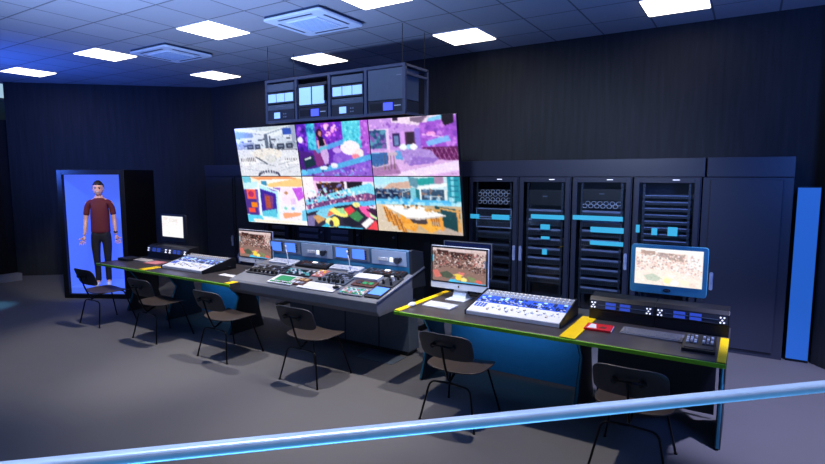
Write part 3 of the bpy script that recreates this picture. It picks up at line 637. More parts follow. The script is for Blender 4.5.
def make_person(loc, rz, H=1.71):
    t = thing('person', 'man in a dark red t-shirt and black trousers standing arms open in the blue booth', 'person', loc, rz)
    t.scale = (H/1.75,)*3
    # body (skin): pelvis root, torso, neck, arms, legs
    pel = (0, 0, .93)
    ch = [[(pel, .09), ((0, .0, 1.06), .09), ((0, .01, 1.2), (.10, .085)), ((0, .01, 1.34), (.11, .085)), ((0, .015, 1.44), (.07, .065)), ((0, .005, 1.50), .055), ((0, 0, 1.56), .052)]]
    for s in (-1, 1):
        ch.append([((0, .01, 1.34), .10), ((s*.10, .012, 1.40), .055), ((s*.165, .01, 1.385), .045), ((s*.19, .01, 1.24), .042), ((s*.205, .01, 1.10), .036), ((s*.212, -.03, .99), .034), ((s*.222, -.06, .88), .025), ((s*.226, -.065, .85), .023)])
        ch.append([(pel, .09), ((s*.08, 0, .86), .075), ((s*.085, 0, .68), .062), ((s*.08, -.005, .48), .046), ((s*.075, .01, .3), .042), ((s*.075, .015, .09), .032), ((s*.08, -.06, .045), .03)])
    body = skinobj('body', ch, M['skin'], t)
    # head
    hb = bmesh.new(); bmesh.ops.create_uvsphere(hb, u_segments=24, v_segments=18, radius=1)
    for v in hb.verts:
        x, y, z = v.co
        w_ = .078*(1-.08*max(0, -z)**1.5); yy = .094; zz = .118
        v.co = (x*w_*(1-.1*max(0, -z)), y*yy-(.012 if y < 0 and z < 0 else 0)*(-z), z*zz+1.635)
    me = bpy.data.meshes.new('head'); hb.to_mesh(me); hb.free(); me.materials.append(M['skin'])
    for p in me.polygons: p.use_smooth = True
    head = bpy.data.objects.new('head', me); COL.objects.link(head); head.parent = t; head.location = (0, -.01, -.028)
    # features
    mb = MB(); mb.prism([(-.012, 1.6), (.012, 1.6), (.006, 1.65), (-.006, 1.65)], 'y', -.108, -.08); mb.build('nose', M['skin'], head, bevel=.004)
    for s in (-1, 1):
        mb = MB(); mb.prism([(s*.029+.013*math.cos(a*PI/4), 1.642+.006*math.sin(a*PI/4)) for a in range(8)], 'y', -.094, -.08); mb.build('eye', M['eye_dark'], head)
        mb = MB(); mb.box((s*.029-.017, -.098, 1.659), (s*.029+.017, -.08, 1.665)); mb.build('eyebrow', M['hair'], head)
        mb = MB(); mb.prism([(.01+.018*math.cos(a*PI/5), 1.63+.03*math.sin(a*PI/5)) for a in range(10)], 'x', s*.073-.008, s*.073+.008); mb.build('ear', M['skin'], head, bevel=.003)
    MB().prism([(-.027, 1.588), (0, 1.578), (.027, 1.588), (0, 1.592)], 'y', -.101, -.08).build('mouth', M['lips'], head)
    MB().prism([(-.024, 1.589), (0, 1.578), (.024, 1.589), (0, 1.591)], 'y', -.103, -.09).build('teeth', M['shoe_white'], head)
    # hair cap
    hb = bmesh.new(); bmesh.ops.create_uvsphere(hb, u_segments=24, v_segments=18, radius=1)
    dl = [v for v in hb.verts if v.co.z < (.48 if v.co.y < -.15 else -.15+.35*max(0, -v.co.y))]
    bmesh.ops.delete(hb, geom=dl, context='VERTS')
    for v in hb.verts:
        x, y, z = v.co; n = .006*math.sin(x*21)*math.sin(y*17)
        v.co = (x*(.081+n), y*(.101+n)+.004, z*(.130+n)+1.635)
    me = bpy.data.meshes.new('hair'); hb.to_mesh(me); hb.free(); me.materials.append(M['hair'])
    for p in me.polygons: p.use_smooth = True
    o = bpy.data.objects.new('hair', me); COL.objects.link(o); o.parent = t; o.location = (0, -.01, -.028)
    md = o.modifiers.new('s', 'SOLIDIFY'); md.thickness = .012; md.offset = 0
    # t-shirt
    ch = [[((0, 0, .86), (.158, .115)), ((0, 0, .92), (.155, .118)), ((0, .0, 1.04), (.15, .115)), ((0, .01, 1.2), (.155, .118)), ((0, .01, 1.33), (.15, .115)), ((0, .015, 1.425), (.092, .082)), ((0, .012, 1.475), (.066, .062))]]
    for s in (-1, 1): ch.append([((0, .01, 1.33), .13), ((s*.10, .012, 1.398), .07), ((s*.155, .01, 1.378), .058), ((s*.182, .01, 1.28), .048), ((s*.197, .01, 1.16), .05)])
    skinobj('shirt', ch, M['shirt'], t)
    # trousers
    ch = [[((0, 0, .98), (.13, .10)), ((0, 0, .88), (.125, .10))]]
    for s in (-1, 1): ch.append([((0, 0, .88), .12), ((s*.078, 0, .80), .085), ((s*.084, 0, .66), .074), ((s*.08, -.005, .48), .058), ((s*.075, .01, .3), .05), ((s*.075, .015, .06), .046)])
    skinobj('trousers', ch, M['trousers'], t)
    for s in (-1, 1):
        ch = [[((s*.075, .05, .04), .036), ((s*.078, -.02, .042), .04), ((s*.09, -.11, .032), .036), ((s*.095, -.16, .026), .026)]]
        skinobj('shoe', ch, M['shoe_white'], t)
        # hand: palm forward, fingers down and outward
        wx, wy, wz = s*.226, -.065, .85
        ch = [[((wx, wy, wz), .022), ((wx+s*.01, wy-.012, wz-.045), (.036, .016)), ((wx+s*.018, wy-.02, wz-.085), (.038, .014))]]
        skinobj('hand', ch, M['skin'], t)
        for j, (off, ln) in enumerate(((-.030, .068), (-.010, .078), (.010, .072), (.029, .058))):
            b0 = Vector((wx+s*.018-s*off, wy-.02, wz-.08)); sp = -s*off*.35
            skinobj('finger', [[(tuple(b0), .0085), (tuple(b0+Vector((sp*.5+s*.006, -.012, -ln*.5))), .008), (tuple(b0+Vector((sp+s*.012, -.028, -ln*.98))), .0065)]], M['skin'], t, 1)
        b0 = Vector((wx+s*.025, wy-.015, wz-.035))
        skinobj('thumb', [[(tuple(b0), .0105), (tuple(b0+Vector((s*.03, -.012, -.014))), .0095), (tuple(b0+Vector((s*.058, -.02, -.02))), .0075)]], M['skin'], t, 1)
    mb = MB(); mb.cyl((.221, -.058, .885), .03, .022, 'z', 16); mb.build('wristwatch', M['eye_dark'], t)
    return t
person = make_person((-8.80, 4.56, .166), math.radians(54))

# ------------------------------------------------------------------ video wall
tilt = math.radians(8.75)
top = Vector((-6.535, 5.40, 2.64)); WID = 3.715; mw = WID/3
HT = math.hypot(.22, 1.41); mh = HT/2
dn = Vector((0, .22, -1.41)).normalized()
pics = [pic_studio, pic_stage, pic_bedroom, pic_set, pic_crowd_big, pic_dining]
labs = ['wall monitor showing a grey and white studio, top left of the video wall',
        'wall monitor showing a long-haired presenter on a purple stage',
        'wall monitor showing a bedroom with purple walls and a bed',
        'wall monitor showing a white and orange set, bottom left of the video wall',
        'wall monitor showing a crowd behind a patchwork-coloured rug',
        'wall monitor showing a long table with orange wooden chairs']
for i in range(6):
    r_, c_ = divmod(i, 3)
    p = top+Vector((mw*(c_+.5), 0, 0))+dn*(mh*(r_+.5))
    t = thing('wall_monitor', labs[i], 'monitor', p, 0, None, tilt)
    MB().box((-mw/2+.001, .004, -mh/2+.001), (mw/2-.001, .055, mh/2-.001)).build('housing', M['black_plastic'], t, bevel=.003)
    MB().box((-mw*.2, .055, -mh*.25), (mw*.2, .085, mh*.25)).build('rear_cover', M['black_plastic'], t, bevel=.003)
    screen_mesh('screen', pics[i](), mw-.014, mh-.012, .0, t)
t = thing('monitor_stand', 'black steel stand carrying the six wall monitors', 'stand', (-4.68, 5.85, 0))
for x in (-1.24, 0, 1.24):
    MB().box((x-.04, -.04, .012), (x+.04, .04, 2.35)).build('post', M['black_metal'], t)
    MB().box((x-.06, -.25, 0), (x+.06, .3, .012)).build('foot', M['black_metal'], t)
    for z, yy in ((2.28, -.29), (1.58, -.17)):
        MB().box((x-.02, yy, z-.02), (x+.02, -.04, z+.02)).build('bracket', M['black_metal'], t)
for z in (2.28, 1.58): MB().box((-1.6, -.06, z-.03), (1.6, -.041, z+.03)).build('crossbar', M['black_metal'], t)

# ------------------------------------------------------------------ hanging racks
hx0, hx1 = -5.745, -3.435; hw = (hx1-hx0)/4
t_names = ['hanging equipment rack frame of dark steel above the video wall']
t = thing('hanging_rack', 'four-bay dark steel rack hung from the ceiling above the video wall', 'rack', (hx0, 5.3, 2.66))
W4 = hx1-hx0; Hh = .585
fr = MB()
for k in range(5):
    x = min(max(k*hw, .02), W4-.02)
    for y in (0, .5): MB().box((x-.02, y, 0), (x+.02, y+.035, Hh)).build('upright', M['lip_dim'], t, bevel=.002)
hb_ = MB()
for y in (0, .5):
    hb_.box((0, y-.002, Hh-.035), (W4, y+.037, Hh)); hb_.box((0, y-.002, 0), (W4, y+.037, .035))
for z in (0, Hh-.035, Hh-.13):
    for x in (0, W4-.03): hb_.box((x, .035, z), (x+.03, .5, z+.03))
hb_.build('rail_frame', M['lip_dim'], t, bevel=.002)
MB().box((.03, .036, Hh-.025), (W4-.03, .5, Hh-.012)).build('top_tray', M['steel_dark'], t)
MB().box((.03, .036, .012), (W4-.03, .5, .03)).build('bottom_tray', M['black_metal'], t)
for x in (.05, W4-.05):
    for y in (.02, .515): MB().cyl((x, y, Hh-.001), .004, CEIL-2.66-Hh, 'z', 8).build('hanger_rod', M['black_metal'], t)
bays = [('a', 'first'), ('b', 'second'), ('c', 'third'), ('d', 'fourth')]
for k in range(4):
    x0 = hx0+k*hw+.04; w = hw-.08
    def unit(z0, h, lb, m='dark_grey'):
        u = thing('rack_unit', lb, 'equipment', (x0, 5.305, 2.66+z0)); MB().box((0, 0, 0), (w, .36, h)).build('case', M[m], u, bevel=.003); return u
    pos = ['leftmost', 'second', 'third', 'rightmost'][k]
    u = unit(.032, .14, 'control unit with small lit display at the bottom of the %s hanging rack bay' % pos)
    if k in (0, 2):
        MB().box((w*.25, -.004, .03), (w*.47, 0, .11)).build('display', M['lcd_pale'], u)
        for j in range(4): MB().cyl((w*.62+.035*(j % 2), -.006, .045+.04*(j//2)), .01, .006, 'y', 10).build('button', M['mid_grey'], u)
    else:
        MB().box((w*.45, -.004, .025), (w*.72, 0, .115)).build('display', M['lcd_violet'], u)
        MB().box((w*.77, -.004, .07), (w*.95, 0, .08)).build('slot', M['silver'], u)
        MB().box((w*.05, -.003, .03), (w*.4, 0, .11)).build('vent', M['black_plastic'], u)
    if k in (0, 2):
        u = unit(.175, .07, 'slim blank unit in the %s hanging rack bay' % pos, 'console_body'); MB().box((w*.3, -.003, .04), (w*.7, 0, .046)).build('slot', M['mid_grey'], u)
        u = unit(.26, .15, 'triple lit preview display in the %s hanging rack bay' % pos)
        for j in range(3): MB().box((.02+j*(w-.02)/3, -.005, .02), (.02+j*(w-.02)/3+(w-.06)/3, 0, .13)).build('display', M['lcd_pale'], u)
        u = unit(.425, .1, 'plain dark unit near the top of the %s hanging rack bay' % pos, 'console_body')
    elif k == 1:
        u = unit(.18, .3, 'preview unit with two large lit displays in the second hanging rack bay')
        for j in range(2): MB().box((w*.06+j*w*.46, -.012, .03), (w*.06+j*w*.46+w*.4, 0, .25)).build('display', M['lcd_pale'], u)
        for sx in (0, w-.02): MB().box((sx, -.035, .06), (sx+.02, 0, .26)).build('grab_handle', M['black_plastic'], u)
    else:
        u = unit(.18, .36, 'large blank dark panel filling the rightmost hanging rack bay', 'console_body')
        MB().box((w*.84, -.006, .27), (w*.97, 0, .28)).build('latch', M['mid_grey'], u)

# ------------------------------------------------------------------ desks
def trestle(parent, x, y0=0):
    pts = [(.33, .70), (.53, .44), (.36, .0), (.90, .0), (.78, .44), (.92, .70)]
    MB().prism(pts, 'x', x-.02, x+.02).build('leg', M['dark_grey'], parent, bevel=.004)
    e = MB(); e.tube([(x, .325, .70), (x, .522, .44), (x, .352, .012)], .012, 8)
    return e.build('leg_edge', M['cyan_lit_edge'], parent, smooth=True)
def desk(name, lb, x0, x1, y0, depth, strips, legs, panel, z=.75, nose=0):
    t = thing(name, lb, 'desk', (x0, y0, 0)); L = x1-x0
    tb = MB().prism([(0, z-.035), (.012, z-.035), (depth, z-.035), (depth, z), (.012, z), (0, z-.006)], 'x', .0, L-nose)
    if nose: tb.box((L-nose, 0, z-.035), (L, .125, z))
    tb.build('desktop', M['desk_top'], t)
    MB().box((0, -.012, z-.034), (L, -.0005, z-.004)).build('front_edge', M['lime_edge'], t, bevel=.003)
    for a, b, d0, d1 in strips: MB().box((a-x0, d0, z+.0005), (b-x0, d1, z+.006)).build('yellow_strip', M['yellow_trim'], t, bevel=.001)
    for x in legs: trestle(t, x-x0)
    for a, b in panel: MB().box((a-x0, .86, .04), (b-x0, .885, z-.04)).build('modesty_panel', M['blue_panel'], t, bevel=.003)
    MB().box((.1, .45, z-.09), (L-.1-nose, .5, z-.036)).build('under_beam', M['black_metal'], t)
    return t
dR = desk('control_desk', 'dark control desk with yellow strips and lime edge, right foreground', -2.62, -.06, 3.86, .95,
     [(-2.62, -2.56, 0.0, .95), (-1.14, -1.02, 0.0, .68), (-.115, -.062, .0, .60)], [-2.56, -1.1, -.09], [(-2.5, -1.18)])
MB().box((2.62-1.05, .88, .04), (2.62-.14, .9, .70)).build('back_panel', M['dark_grey'], dR, bevel=.003)
br = MB(); br.tube([(-.02, .93, .06), (-.02, .6, .66)], .008, 6); br.tube([(-.02, .6, .06), (-.02, .93, .66)], .008, 6); br.build('cross_brace', M['steel_dark'], dR)
dL = desk('control_desk', 'dark control desk with lime edge at left, in front of the blue booth', -7.57, -4.80, 3.84, .95,
     [(-6.56, -6.43, .0, .24), (-4.90, -4.81, .0, .122)], [-7.50, -6.57, -5.30], [(-6.5, -5.34)], nose=.205)

# ------------------------------------------------------------------ central console
cx0, cx1 = -5.0, -2.9; CW = cx1-cx0; SL = (.93-.768)/(4.62-3.98)
con = thing('production_console', 'large grey vision mixing console with slanted control surface in the centre', 'console', (cx0, 3.98, 0))
MB().prism([(0, .768-.02), (.02, .768), (.64, .93), (.64, .62), (.04, .612), (0, .66)], 'x', 0, CW).build('worktop', M['console_top'], con, bevel=.006)
MB().prism([(.72, .611), (.85, .611), (.93, .05), (.72, .05)], 'x', .24, CW-.10).build('base', M['console_body'], con, bevel=.004)
MB().box((.26, .74, 0), (CW-.13, .93, .05)).build('plinth', M['black_plastic'], con)
for x in (.62, 1.12, 1.6): MB().prism([(.712, .605), (.722, .605), (.722, .055), (.712, .055)], 'x', x, x+.006).build('panel_seam', M['black_plastic'], con)
# bridge behind
BR = MB(); BR.prism([(.64, .93), (.615, 1.165), (.64, 1.175), (.80, 1.12), (.86, .78), (.64, .79)], 'x', 0.0, CW-.03); BR.build('bridge', M['bridge_blue'], con, bevel=.004)
cheek = MB(); cheek.prism([(.62, .93), (.60, 1.17), (.64, 1.182), (.84, 1.14), (.90, .76), (.62, .78)], 'x', CW-.03, CW).build('side_cheek', M['dark_grey'], con, bevel=.003)

e = MB(); e.tube([(CW+.002, .0, .762), (CW+.002, .86, .967)], .012, 8); e.build('side_rail', M['mid_grey'], con, smooth=True)
def on_slope(x, y): return Vector((x, y, .768+(y)*SL))
def bridge_pt(x, s):   # s 0..1 up the face
    return Vector((x, .64-.025*s-.003, .93+.235*s))
Rb = Matrix.Rotation(math.atan(.025/.235), 4, 'X')
def bplate(x0, x1, s0, s1, m, name, th=.008, parent=con):
    Mx = Matrix.Translation(bridge_pt(0, 0)) @ Rb
    return MB().box((x0, -th, .236*s0), (x1, 0, .236*s1), Mx).build(name, m, parent, bevel=.001)
secs = [(.03, .53), (.55, 1.04), (1.06, 1.56), (1.58, 2.04)]
for i, (a, b) in enumerate(secs):
    if i % 2 == 0:
        bplate(a, b, .36, .96, M['mid_grey'], 'display_bay')
        for q in (0, 1):
            xx = a+.03+q*.235
            bplate(xx, xx+.165, .44, .9, M['lcd_blue'], 'display', .012)
            for j in range(4): bplate(xx+.176, xx+.192, .46+.11*j, .52+.11*j, M['black_plastic'], 'button', .014)
    else:
        bplate(a+.01, b-.01, .3, .96, M['bridge_panel'], 'talkback_panel')
        for j in range(4): bplate(a+.10+j*.033, a+.126+j*.033, .5, .64, M['white_plastic'], 'button', .016)
        bplate(a+.245, a+.285, .46, .66, M['white_light'], 'lit_button', .014)
        Mx = Matrix.Translation(bridge_pt(0, 0)) @ Rb
        MB().cyl((a+.34, -.03, .13), .034, .024, 'y', 18, M=Mx).build('dial', M['steel_dark'], con)
        MB().cyl((a+.385, -.028, .15), .018, .02, 'y', 14, M=Mx).build('dial', M['steel_dark'], con)
bplate(0, CW-.03, .0, .26, M['blue_panel'], 'lower_band', .004)

# control surface items ---- each built on the slope
Rs = Matrix.Rotation(math.atan(SL), 4, 'X')
cosS = math.cos(math.atan(SL))
def slope_M(x, y): return Matrix.Translation(on_slope(x, y)) @ Rs
def pad(x0, x1, y0, y1, m, name, h=.012, z=0.0, parent=con):
    Mx = slope_M(0, 0)
    return MB().box((x0, y0/cosS, z), (x1, y1/cosS, z+h), Mx).build(name, m, parent, bevel=.002)
def keys(x0, x1, y0, y1, nx, ny, m, name='keys', z=.012, h=.006, fill=.7, parent=con):
    Mx = slope_M(0, 0); mb = MB(); r = random.Random(int(x0*1000))
    for i in range(nx):
        for j in range(ny):
            if isinstance(m, list): mb.m(r.randrange(len(m)))
            a = x0+(x1-x0)*(i+.5-fill/2)/nx; b = x0+(x1-x0)*(i+.5+fill/2)/nx
            c = (y0+(y1-y0)*(j+.5-fill/2)/ny)/cosS; d = (y0+(y1-y0)*(j+.5+fill/2)/ny)/cosS
            mb.box((a, c, z), (b, d, z+h), Mx)
    return mb.build(name, m, parent)
def knob(x, y, r, h, m, parent=con, z=.012, name='knob'):
    return MB().cyl((0, 0, z), r, h, 'z', 12, r*.85, M=slope_M(x, y)).build(name, m, parent)
# surface coordinates: x from left end of console, y from front edge (m)
pad(.06, .58, .20, .44, M['dark_grey'], 'key_panel')
keys(.08, .56, .22, .42, 12, 4, [M['black_plastic'], M['black_plastic'], M['mid_grey']])
for k in range(7): knob(.12+k*.07, .235, .016, .03, M['black_plastic'], z=.016)
pad(.57, .93, .05, .25, M['white_plastic'], 'touch_panel')
pad(.63, .85, .11, .225, M['green_pad'], 'green_screen', .005, .012)
keys(.60, .92, .06, .095, 9, 1, [M['black_plastic'], M['green_pad'], M['mid_grey']])
pad(.58, .98, .28, .42, M['dark_grey'], 'key_panel')
keys(.59, .97, .29, .41, 12, 4, [M['black_plastic'], M['silver'], M['black_plastic'], M['teal_keys']])
pad(.86, 1.08, .08, .235, M['brown_pad'], 'key_panel')
keys(.87, 1.07, .16, .225, 3, 1, [M['cream'], M['tan_pad']], 'key_block')
keys(.88, 1.06, .09, .15, 3, 1, [M['silver'], M['mid_grey']], 'key_block')
pad(.99, 1.13, .31, .47, M['pink_pad'], 'key_panel')
keys(1.0, 1.12, .32, .46, 4, 4, [M['tan_pad'], M['pink_pad'], M['yellow_trim'], M['white_plastic']])
pad(1.14, 1.54, .20, .45, M['console_body'], 'fader_panel')
keys(1.16, 1.52, .30, .44, 9, 4, [M['black_plastic'], M['mid_grey'], M['dark_grey']])
for k in range(6): MB().box((1.17+k*.062, .225/cosS, .012), (1.20+k*.062, .25/cosS, .045), slope_M(0,0)).build('fader', M['black_plastic'], con, bevel=.003)
pad(1.02, 1.52, .04, .19, M['white_plastic'], 'hand_rest', .008)
pad(1.54, 1.85, .36, .47, M['white_plastic'], 'white_box', .035)
pad(1.60, 1.88, .235, .35, M['brown_pad'], 'key_panel')
keys(1.63, 1.85, .26, .33, 3, 1, [M['dark_grey'], M['green_pad']], 'key_block')
pad(1.59, 1.89, .04, .18, M['mid_grey'], 'key_panel')
keys(1.60, 1.88, .05, .17, 10, 5, [M['teal_keys'], M['pink_pad'], M['silver'], M['green_pad'], M['white_plastic'], M['cream']])
pad(1.91, 2.085, .05, .27, M['black_plastic'], 'tablet')
pad(1.92, 2.075, .10, .255, M['lcd_blue'], 'tablet_screen', .003, .012)
pad(1.90, 2.08, .29, .50, M['dark_grey'], 'joystick_panel')
for x, y in ((1.94, .34), (2.0, .38), (1.96, .44), (2.04, .46), (2.04, .33), (1.93, .48)): knob(x, y, .014, .04, M['black_plastic'])
knob(2.0, .42, .02, .05, M['silver'])
pad(.12, .54, .50, .61, M['silver'], 'keyboard', .025)
keys(.14, .52, .52, .60, 18, 3, [M['white_plastic'], M['silver']], 'keyboard_keys', .025, .006)
pad(.57, 1.05, .49, .62, M['black_plastic'], 'dark_panel', .03)
keys(.59, 1.03, .51, .60, 10, 3, [M['dark_grey'], M['brown_pad'], M['console_body']], 'keys', .03)
keys(.76, .86, .555, .60, 1, 1, M['white_light'], 'lit_key', .033)
pad(1.07, 1.49, .52, .62, M['silver'], 'keyboard', .025)
keys(1.09, 1.47, .535, .61, 18, 3, [M['white_plastic'], M['silver']], 'keyboard_keys', .025, .006)
pad(1.56, 2.05, .50, .62, M['black_plastic'], 'dark_panel', .03)
keys(1.58, 2.03, .51, .61, 10, 3, [M['dark_grey'], M['console_body'], M['brown_pad']], 'keys', .03)
keys(1.78, 1.86, .565, .61, 1, 1, M['white_light'], 'lit_key', .033)
def world(x, y, h): p = on_slope(x, y); return (p.x, p.y, p.z+h)
# desk microphones
def gooseneck(lb, x, y, pts, m, r):
    p = on_slope(x, y); t = thing('gooseneck_microphone', lb, 'microphone', (cx0+p.x, 3.98+p.y, p.z+.012))
    MB().cyl((0, 0, 0), .035, .018, 'z', 16).build('base', m, t, bevel=.003)
    MB().tube(pts, r, 8).build('neck', m, t, smooth=True)
    a, b = Vector(pts[-2]), Vector(pts[-1]); d = (b-a).normalized()
    MB().tube([b, b+d*.045], r*1.9, 10).build('capsule', m, t, smooth=True)
arc = [(0, 0, .015), (0, 0, .10)]+[(-.045+.045*math.cos(k*PI/8), 0, .10+.045*math.sin(k*PI/8)) for k in range(1, 8)]+[(-.09, 0, .085)]
gooseneck('small black curved gooseneck microphone near the console front edge', 1.50, .12, arc, M['black_plastic'], .006)
gooseneck('white gooseneck microphone by the left keyboard of the console', .49, .47, [(0,0,.015),(-.01,0,.06),(-.035,.01,.13),(-.06,.02,.19)], M['silver'], .005)
gooseneck('white gooseneck microphone by the right keyboard of the console', 1.40, .485, [(0,0,.015),(-.01,0,.06),(-.03,.01,.13),(-.055,.02,.19)], M['silver'], .005)

# ------------------------------------------------------------------ sound mixers
def mixer(loc, lb, blue):
    t = thing('audio_mixer', lb, 'mixing desk', loc); W = .84; sl = (.135-.035)/.46; a = math.atan(sl); ca = math.cos(a)
    MB().prism([(0, .004), (0, .034), (.46, .134), (.485, .12), (.485, .004)], 'x', .012, W-.012).build('body', M['silver'], t)
    for x in (0, W-.012): MB().prism([(-.008, .0), (-.008, .042), (.46, .148), (.50, .13), (.50, .0)], 'x', x, x+.012).build('side_cheek', M['black_plastic'], t, bevel=.002)
    Mx = Matrix.Translation((0, 0, .034)) @ Matrix.Rotation(a, 4, 'X')
    def P(x0, x1, y0, y1, m, nm, z=.0, h=.003): return MB().box((x0, y0/ca, z), (x1, y1/ca, z+h), Mx).build(nm, m, t)
    P(.014, W-.014, .005, .195, M['white_plastic'], 'fader_plate')
    P(.014, W-.014, .2, .335, blue, 'button_plate')
    P(.014, W-.014, .34, .45, M['mid_grey'], 'knob_plate')
    n = 18
    def K(x0, x1, y0, y1, nx, ny, ms, nm, z=.003, h=.004, f=.65):
        mb = MB(); r = random.Random(nx*ny)
        for i in range(nx):
            for j in range(ny):
                mb.m(r.randrange(len(ms)))
                cx = x0+(x1-x0)*(i+.5)/nx; cy = (y0+(y1-y0)*(j+.5)/ny)/ca; dx = (x1-x0)/nx*f/2; dy = (y1-y0)/ny*f/2/ca
                mb.box((cx-dx, cy-dy, z), (cx+dx, cy+dy, z+h), Mx)
        return mb.build(nm, ms, t)
    K(.03, W-.03, .205, .265, 36, 3, [M['blue_keys'], M['white_plastic'], M['steel_dark'], M['black_plastic']], 'key_rows')
    K(.03, W-.03, .27, .33, 18, 2, [M['blue_keys'], M['blue_keys'], M['lcd_pale'], M['dark_grey']], 'key_rows')
    K(.03, .14, .10, .18, 4, 4, [M['blue_keys']], 'key_rows')
    K(.16, W-.03, .02, .185, 18, 1, [M['lip_pale']], 'fader_slots', .002, .002, .12)
    for i in range(n):
        x = .18+i*(W-.22)/n; r = (i*7) % 5
        MB().box((x-.008, (.06+.02*r)/ca, .003), (x+.008, (.085+.02*r)/ca, .015), Mx).build('fader', M['white_plastic'] if i % 3 else M['cream'], t)
    for i in range(20):
        for j in range(2):
            x = .05+i*(W-.1)/19
            MB().cyl((x, (.365+.045*j)/ca, .003), .012, .016, 'z', 8, .009, M=Mx).build('knob', M['cream'] if j else M['silver'], t)
    return t
mixer((-2.03, 4.08, .7505), 'silver mixing desk with blue buttons between the all-in-one computer and the yellow strip', M['blue_keys'])
mixer((-6.41, 4.06, .7505), 'silver mixing desk with white faders on the left desk', M['bridge_panel'])

# ------------------------------------------------------------------ computers and monitors
def imac(loc, lb, seed):
    t = thing('all_in_one_computer', lb, 'computer', loc); W = .62; H = .42; z0 = .092
    MB().prism(rpoly(0, z0+H/2, W, H, .012), 'y', -.008, .012).build('casing', M['silver'], t, bevel=.002)
    MB().prism([(-.12, z0+.1), (.12, z0+.1), (.1, z0+H-.1), (-.1, z0+H-.1)], 'y', .012, .035).build('rear_shell', M['silver'], t, bevel=.006)
    MB().box((-W/2+.004, -.011, z0+.062), (W/2-.004, -.0085, z0+H-.004)).build('screen_bezel', M['black_plastic'], t)
    screen_mesh('screen', pic_crowd(seed), W-.045, H-.095, -.0125, t, z0+.062+(H-.066)/2-.002)
    lg = MB(); lg.prism([(.009*math.cos(a*PI/6)*(1 if abs(a-0)>1 else .75), z0+.03+.010*math.sin(a*PI/6)) for a in range(12)], 'y', -.0105, -.008)
    lg.prism([(.0, z0+.041), (.006, z0+.047), (.005, z0+.042)], 'y', -.0105, -.008); lg.build('emblem', M['black_plastic'], t)
    MB().prism([(-.01, .008), (.10, .008), (.05, .06), (.035, .26), (.03, .26), (.03, .07)], 'x', -.07, .07).build('stand_arm', M['silver'], t, bevel=.002)
    MB().box((-.1, -.10, 0), (.1, .10, .008)).build('stand_foot', M['silver'], t, bevel=.003)
    return t
imac((-2.33, 4.55, .7505), 'silver all-in-one computer on the right desk showing a crowd picture', 21)
imac((-5.235, 4.60, .7505), 'silver all-in-one computer left of the big console showing a crowd picture', 22)
def monitor(loc, lb, frame, W, z0, z1, sc, bright, seed, badge):
    t = thing('monitor', lb, 'monitor', loc); H = z1-z0
    MB().prism(rpoly(0, (z0+z1)/2, W, H, .025), 'y', 0, .035).build('housing', frame, t, bevel=.004)
    MB().box((-.1, .035, z0+.08), (.1, .065, z1-.08)).build('rear_cover', M['black_plastic'], t, bevel=.005)
    if sc: screen_mesh('screen', pic_crowd(seed, bright, False), sc[0], sc[1], -.002, t, sc[2])
    if badge:
        MB().prism([(.028*math.cos(a*PI/12), z0+.035+.014*math.sin(a*PI/12)) for a in range(24)], 'y', -.005, .0005).build('badge', M['black_plastic'], t)
        mb = MB(); z = z0+.035
        for x in (-.016, -.0055, .0045, .0125):  # four small letters
            if x == -.016: mb.box((x, -.006, z-.005), (x+.002, -.005, z+.005)); mb.box((x, -.006, z+.004), (x+.006, -.005, z+.005)); mb.box((x, -.006, z-.005), (x+.006, -.005, z-.004)); mb.box((x+.006, -.006, z-.004), (x+.0075, -.005, z+.004))
            elif x == -.0055:
                mb.box((x, -.006, z-.005), (x+.0018, -.005, z+.005))
                for dz in (-.005, -.0005, .004): mb.box((x, -.006, z+dz), (x+.007, -.005, z+dz+.001))
            else: mb.box((x, -.006, z-.005), (x+.0018, -.005, z+.005)); mb.box((x, -.006, z-.005), (x+.006, -.005, z-.004))
        mb.build('badge_lettering', M['mid_grey'], t)
    MB().box((-.025, .015, .012), (.025, .034, z0+.02)).build('stand_neck', M['black_plastic'], t, bevel=.003)
    MB().box((-.12, -.015, 0), (.12, .06, .012)).build('stand_foot', M['black_plastic'], t, bevel=.004)
    return t
monitor((-.523, 4.735, .7505), 'blue-lit monitor with a very bright crowd picture at the far right', M['monitor_blue_lit'], .57, .225, .63, (.5, .3, .449), .42, 31, True)
monitor((-7.10, 4.70, .7505), 'black monitor with a small bright white picture on the left desk', M['black_plastic'], .60, .235, .63, (.5, .305, .452), .75, 32, False)
t = monitor((-2.335, 4.735, .7505), 'dark switched-off monitor just behind the all-in-one computer on the right desk', M['black_plastic'], .53, .19, .54, None, 0, 0, False)
mb = MB()
for a, b in (((-.265,-.004,.19),(.265,0,.197)), ((-.265,-.004,.533),(.265,0,.54)), ((-.265,-.004,.197),(-.258,0,.533)), ((.258,-.004,.197),(.265,0,.533))): mb.box(a, b)
mb.build('bezel', M['steel'], t)
MB().box((-.25, -.003, .21), (.25, 0, .525)).build('screen', mat('off_screen', (16, 26, 60), rough=.15), t)

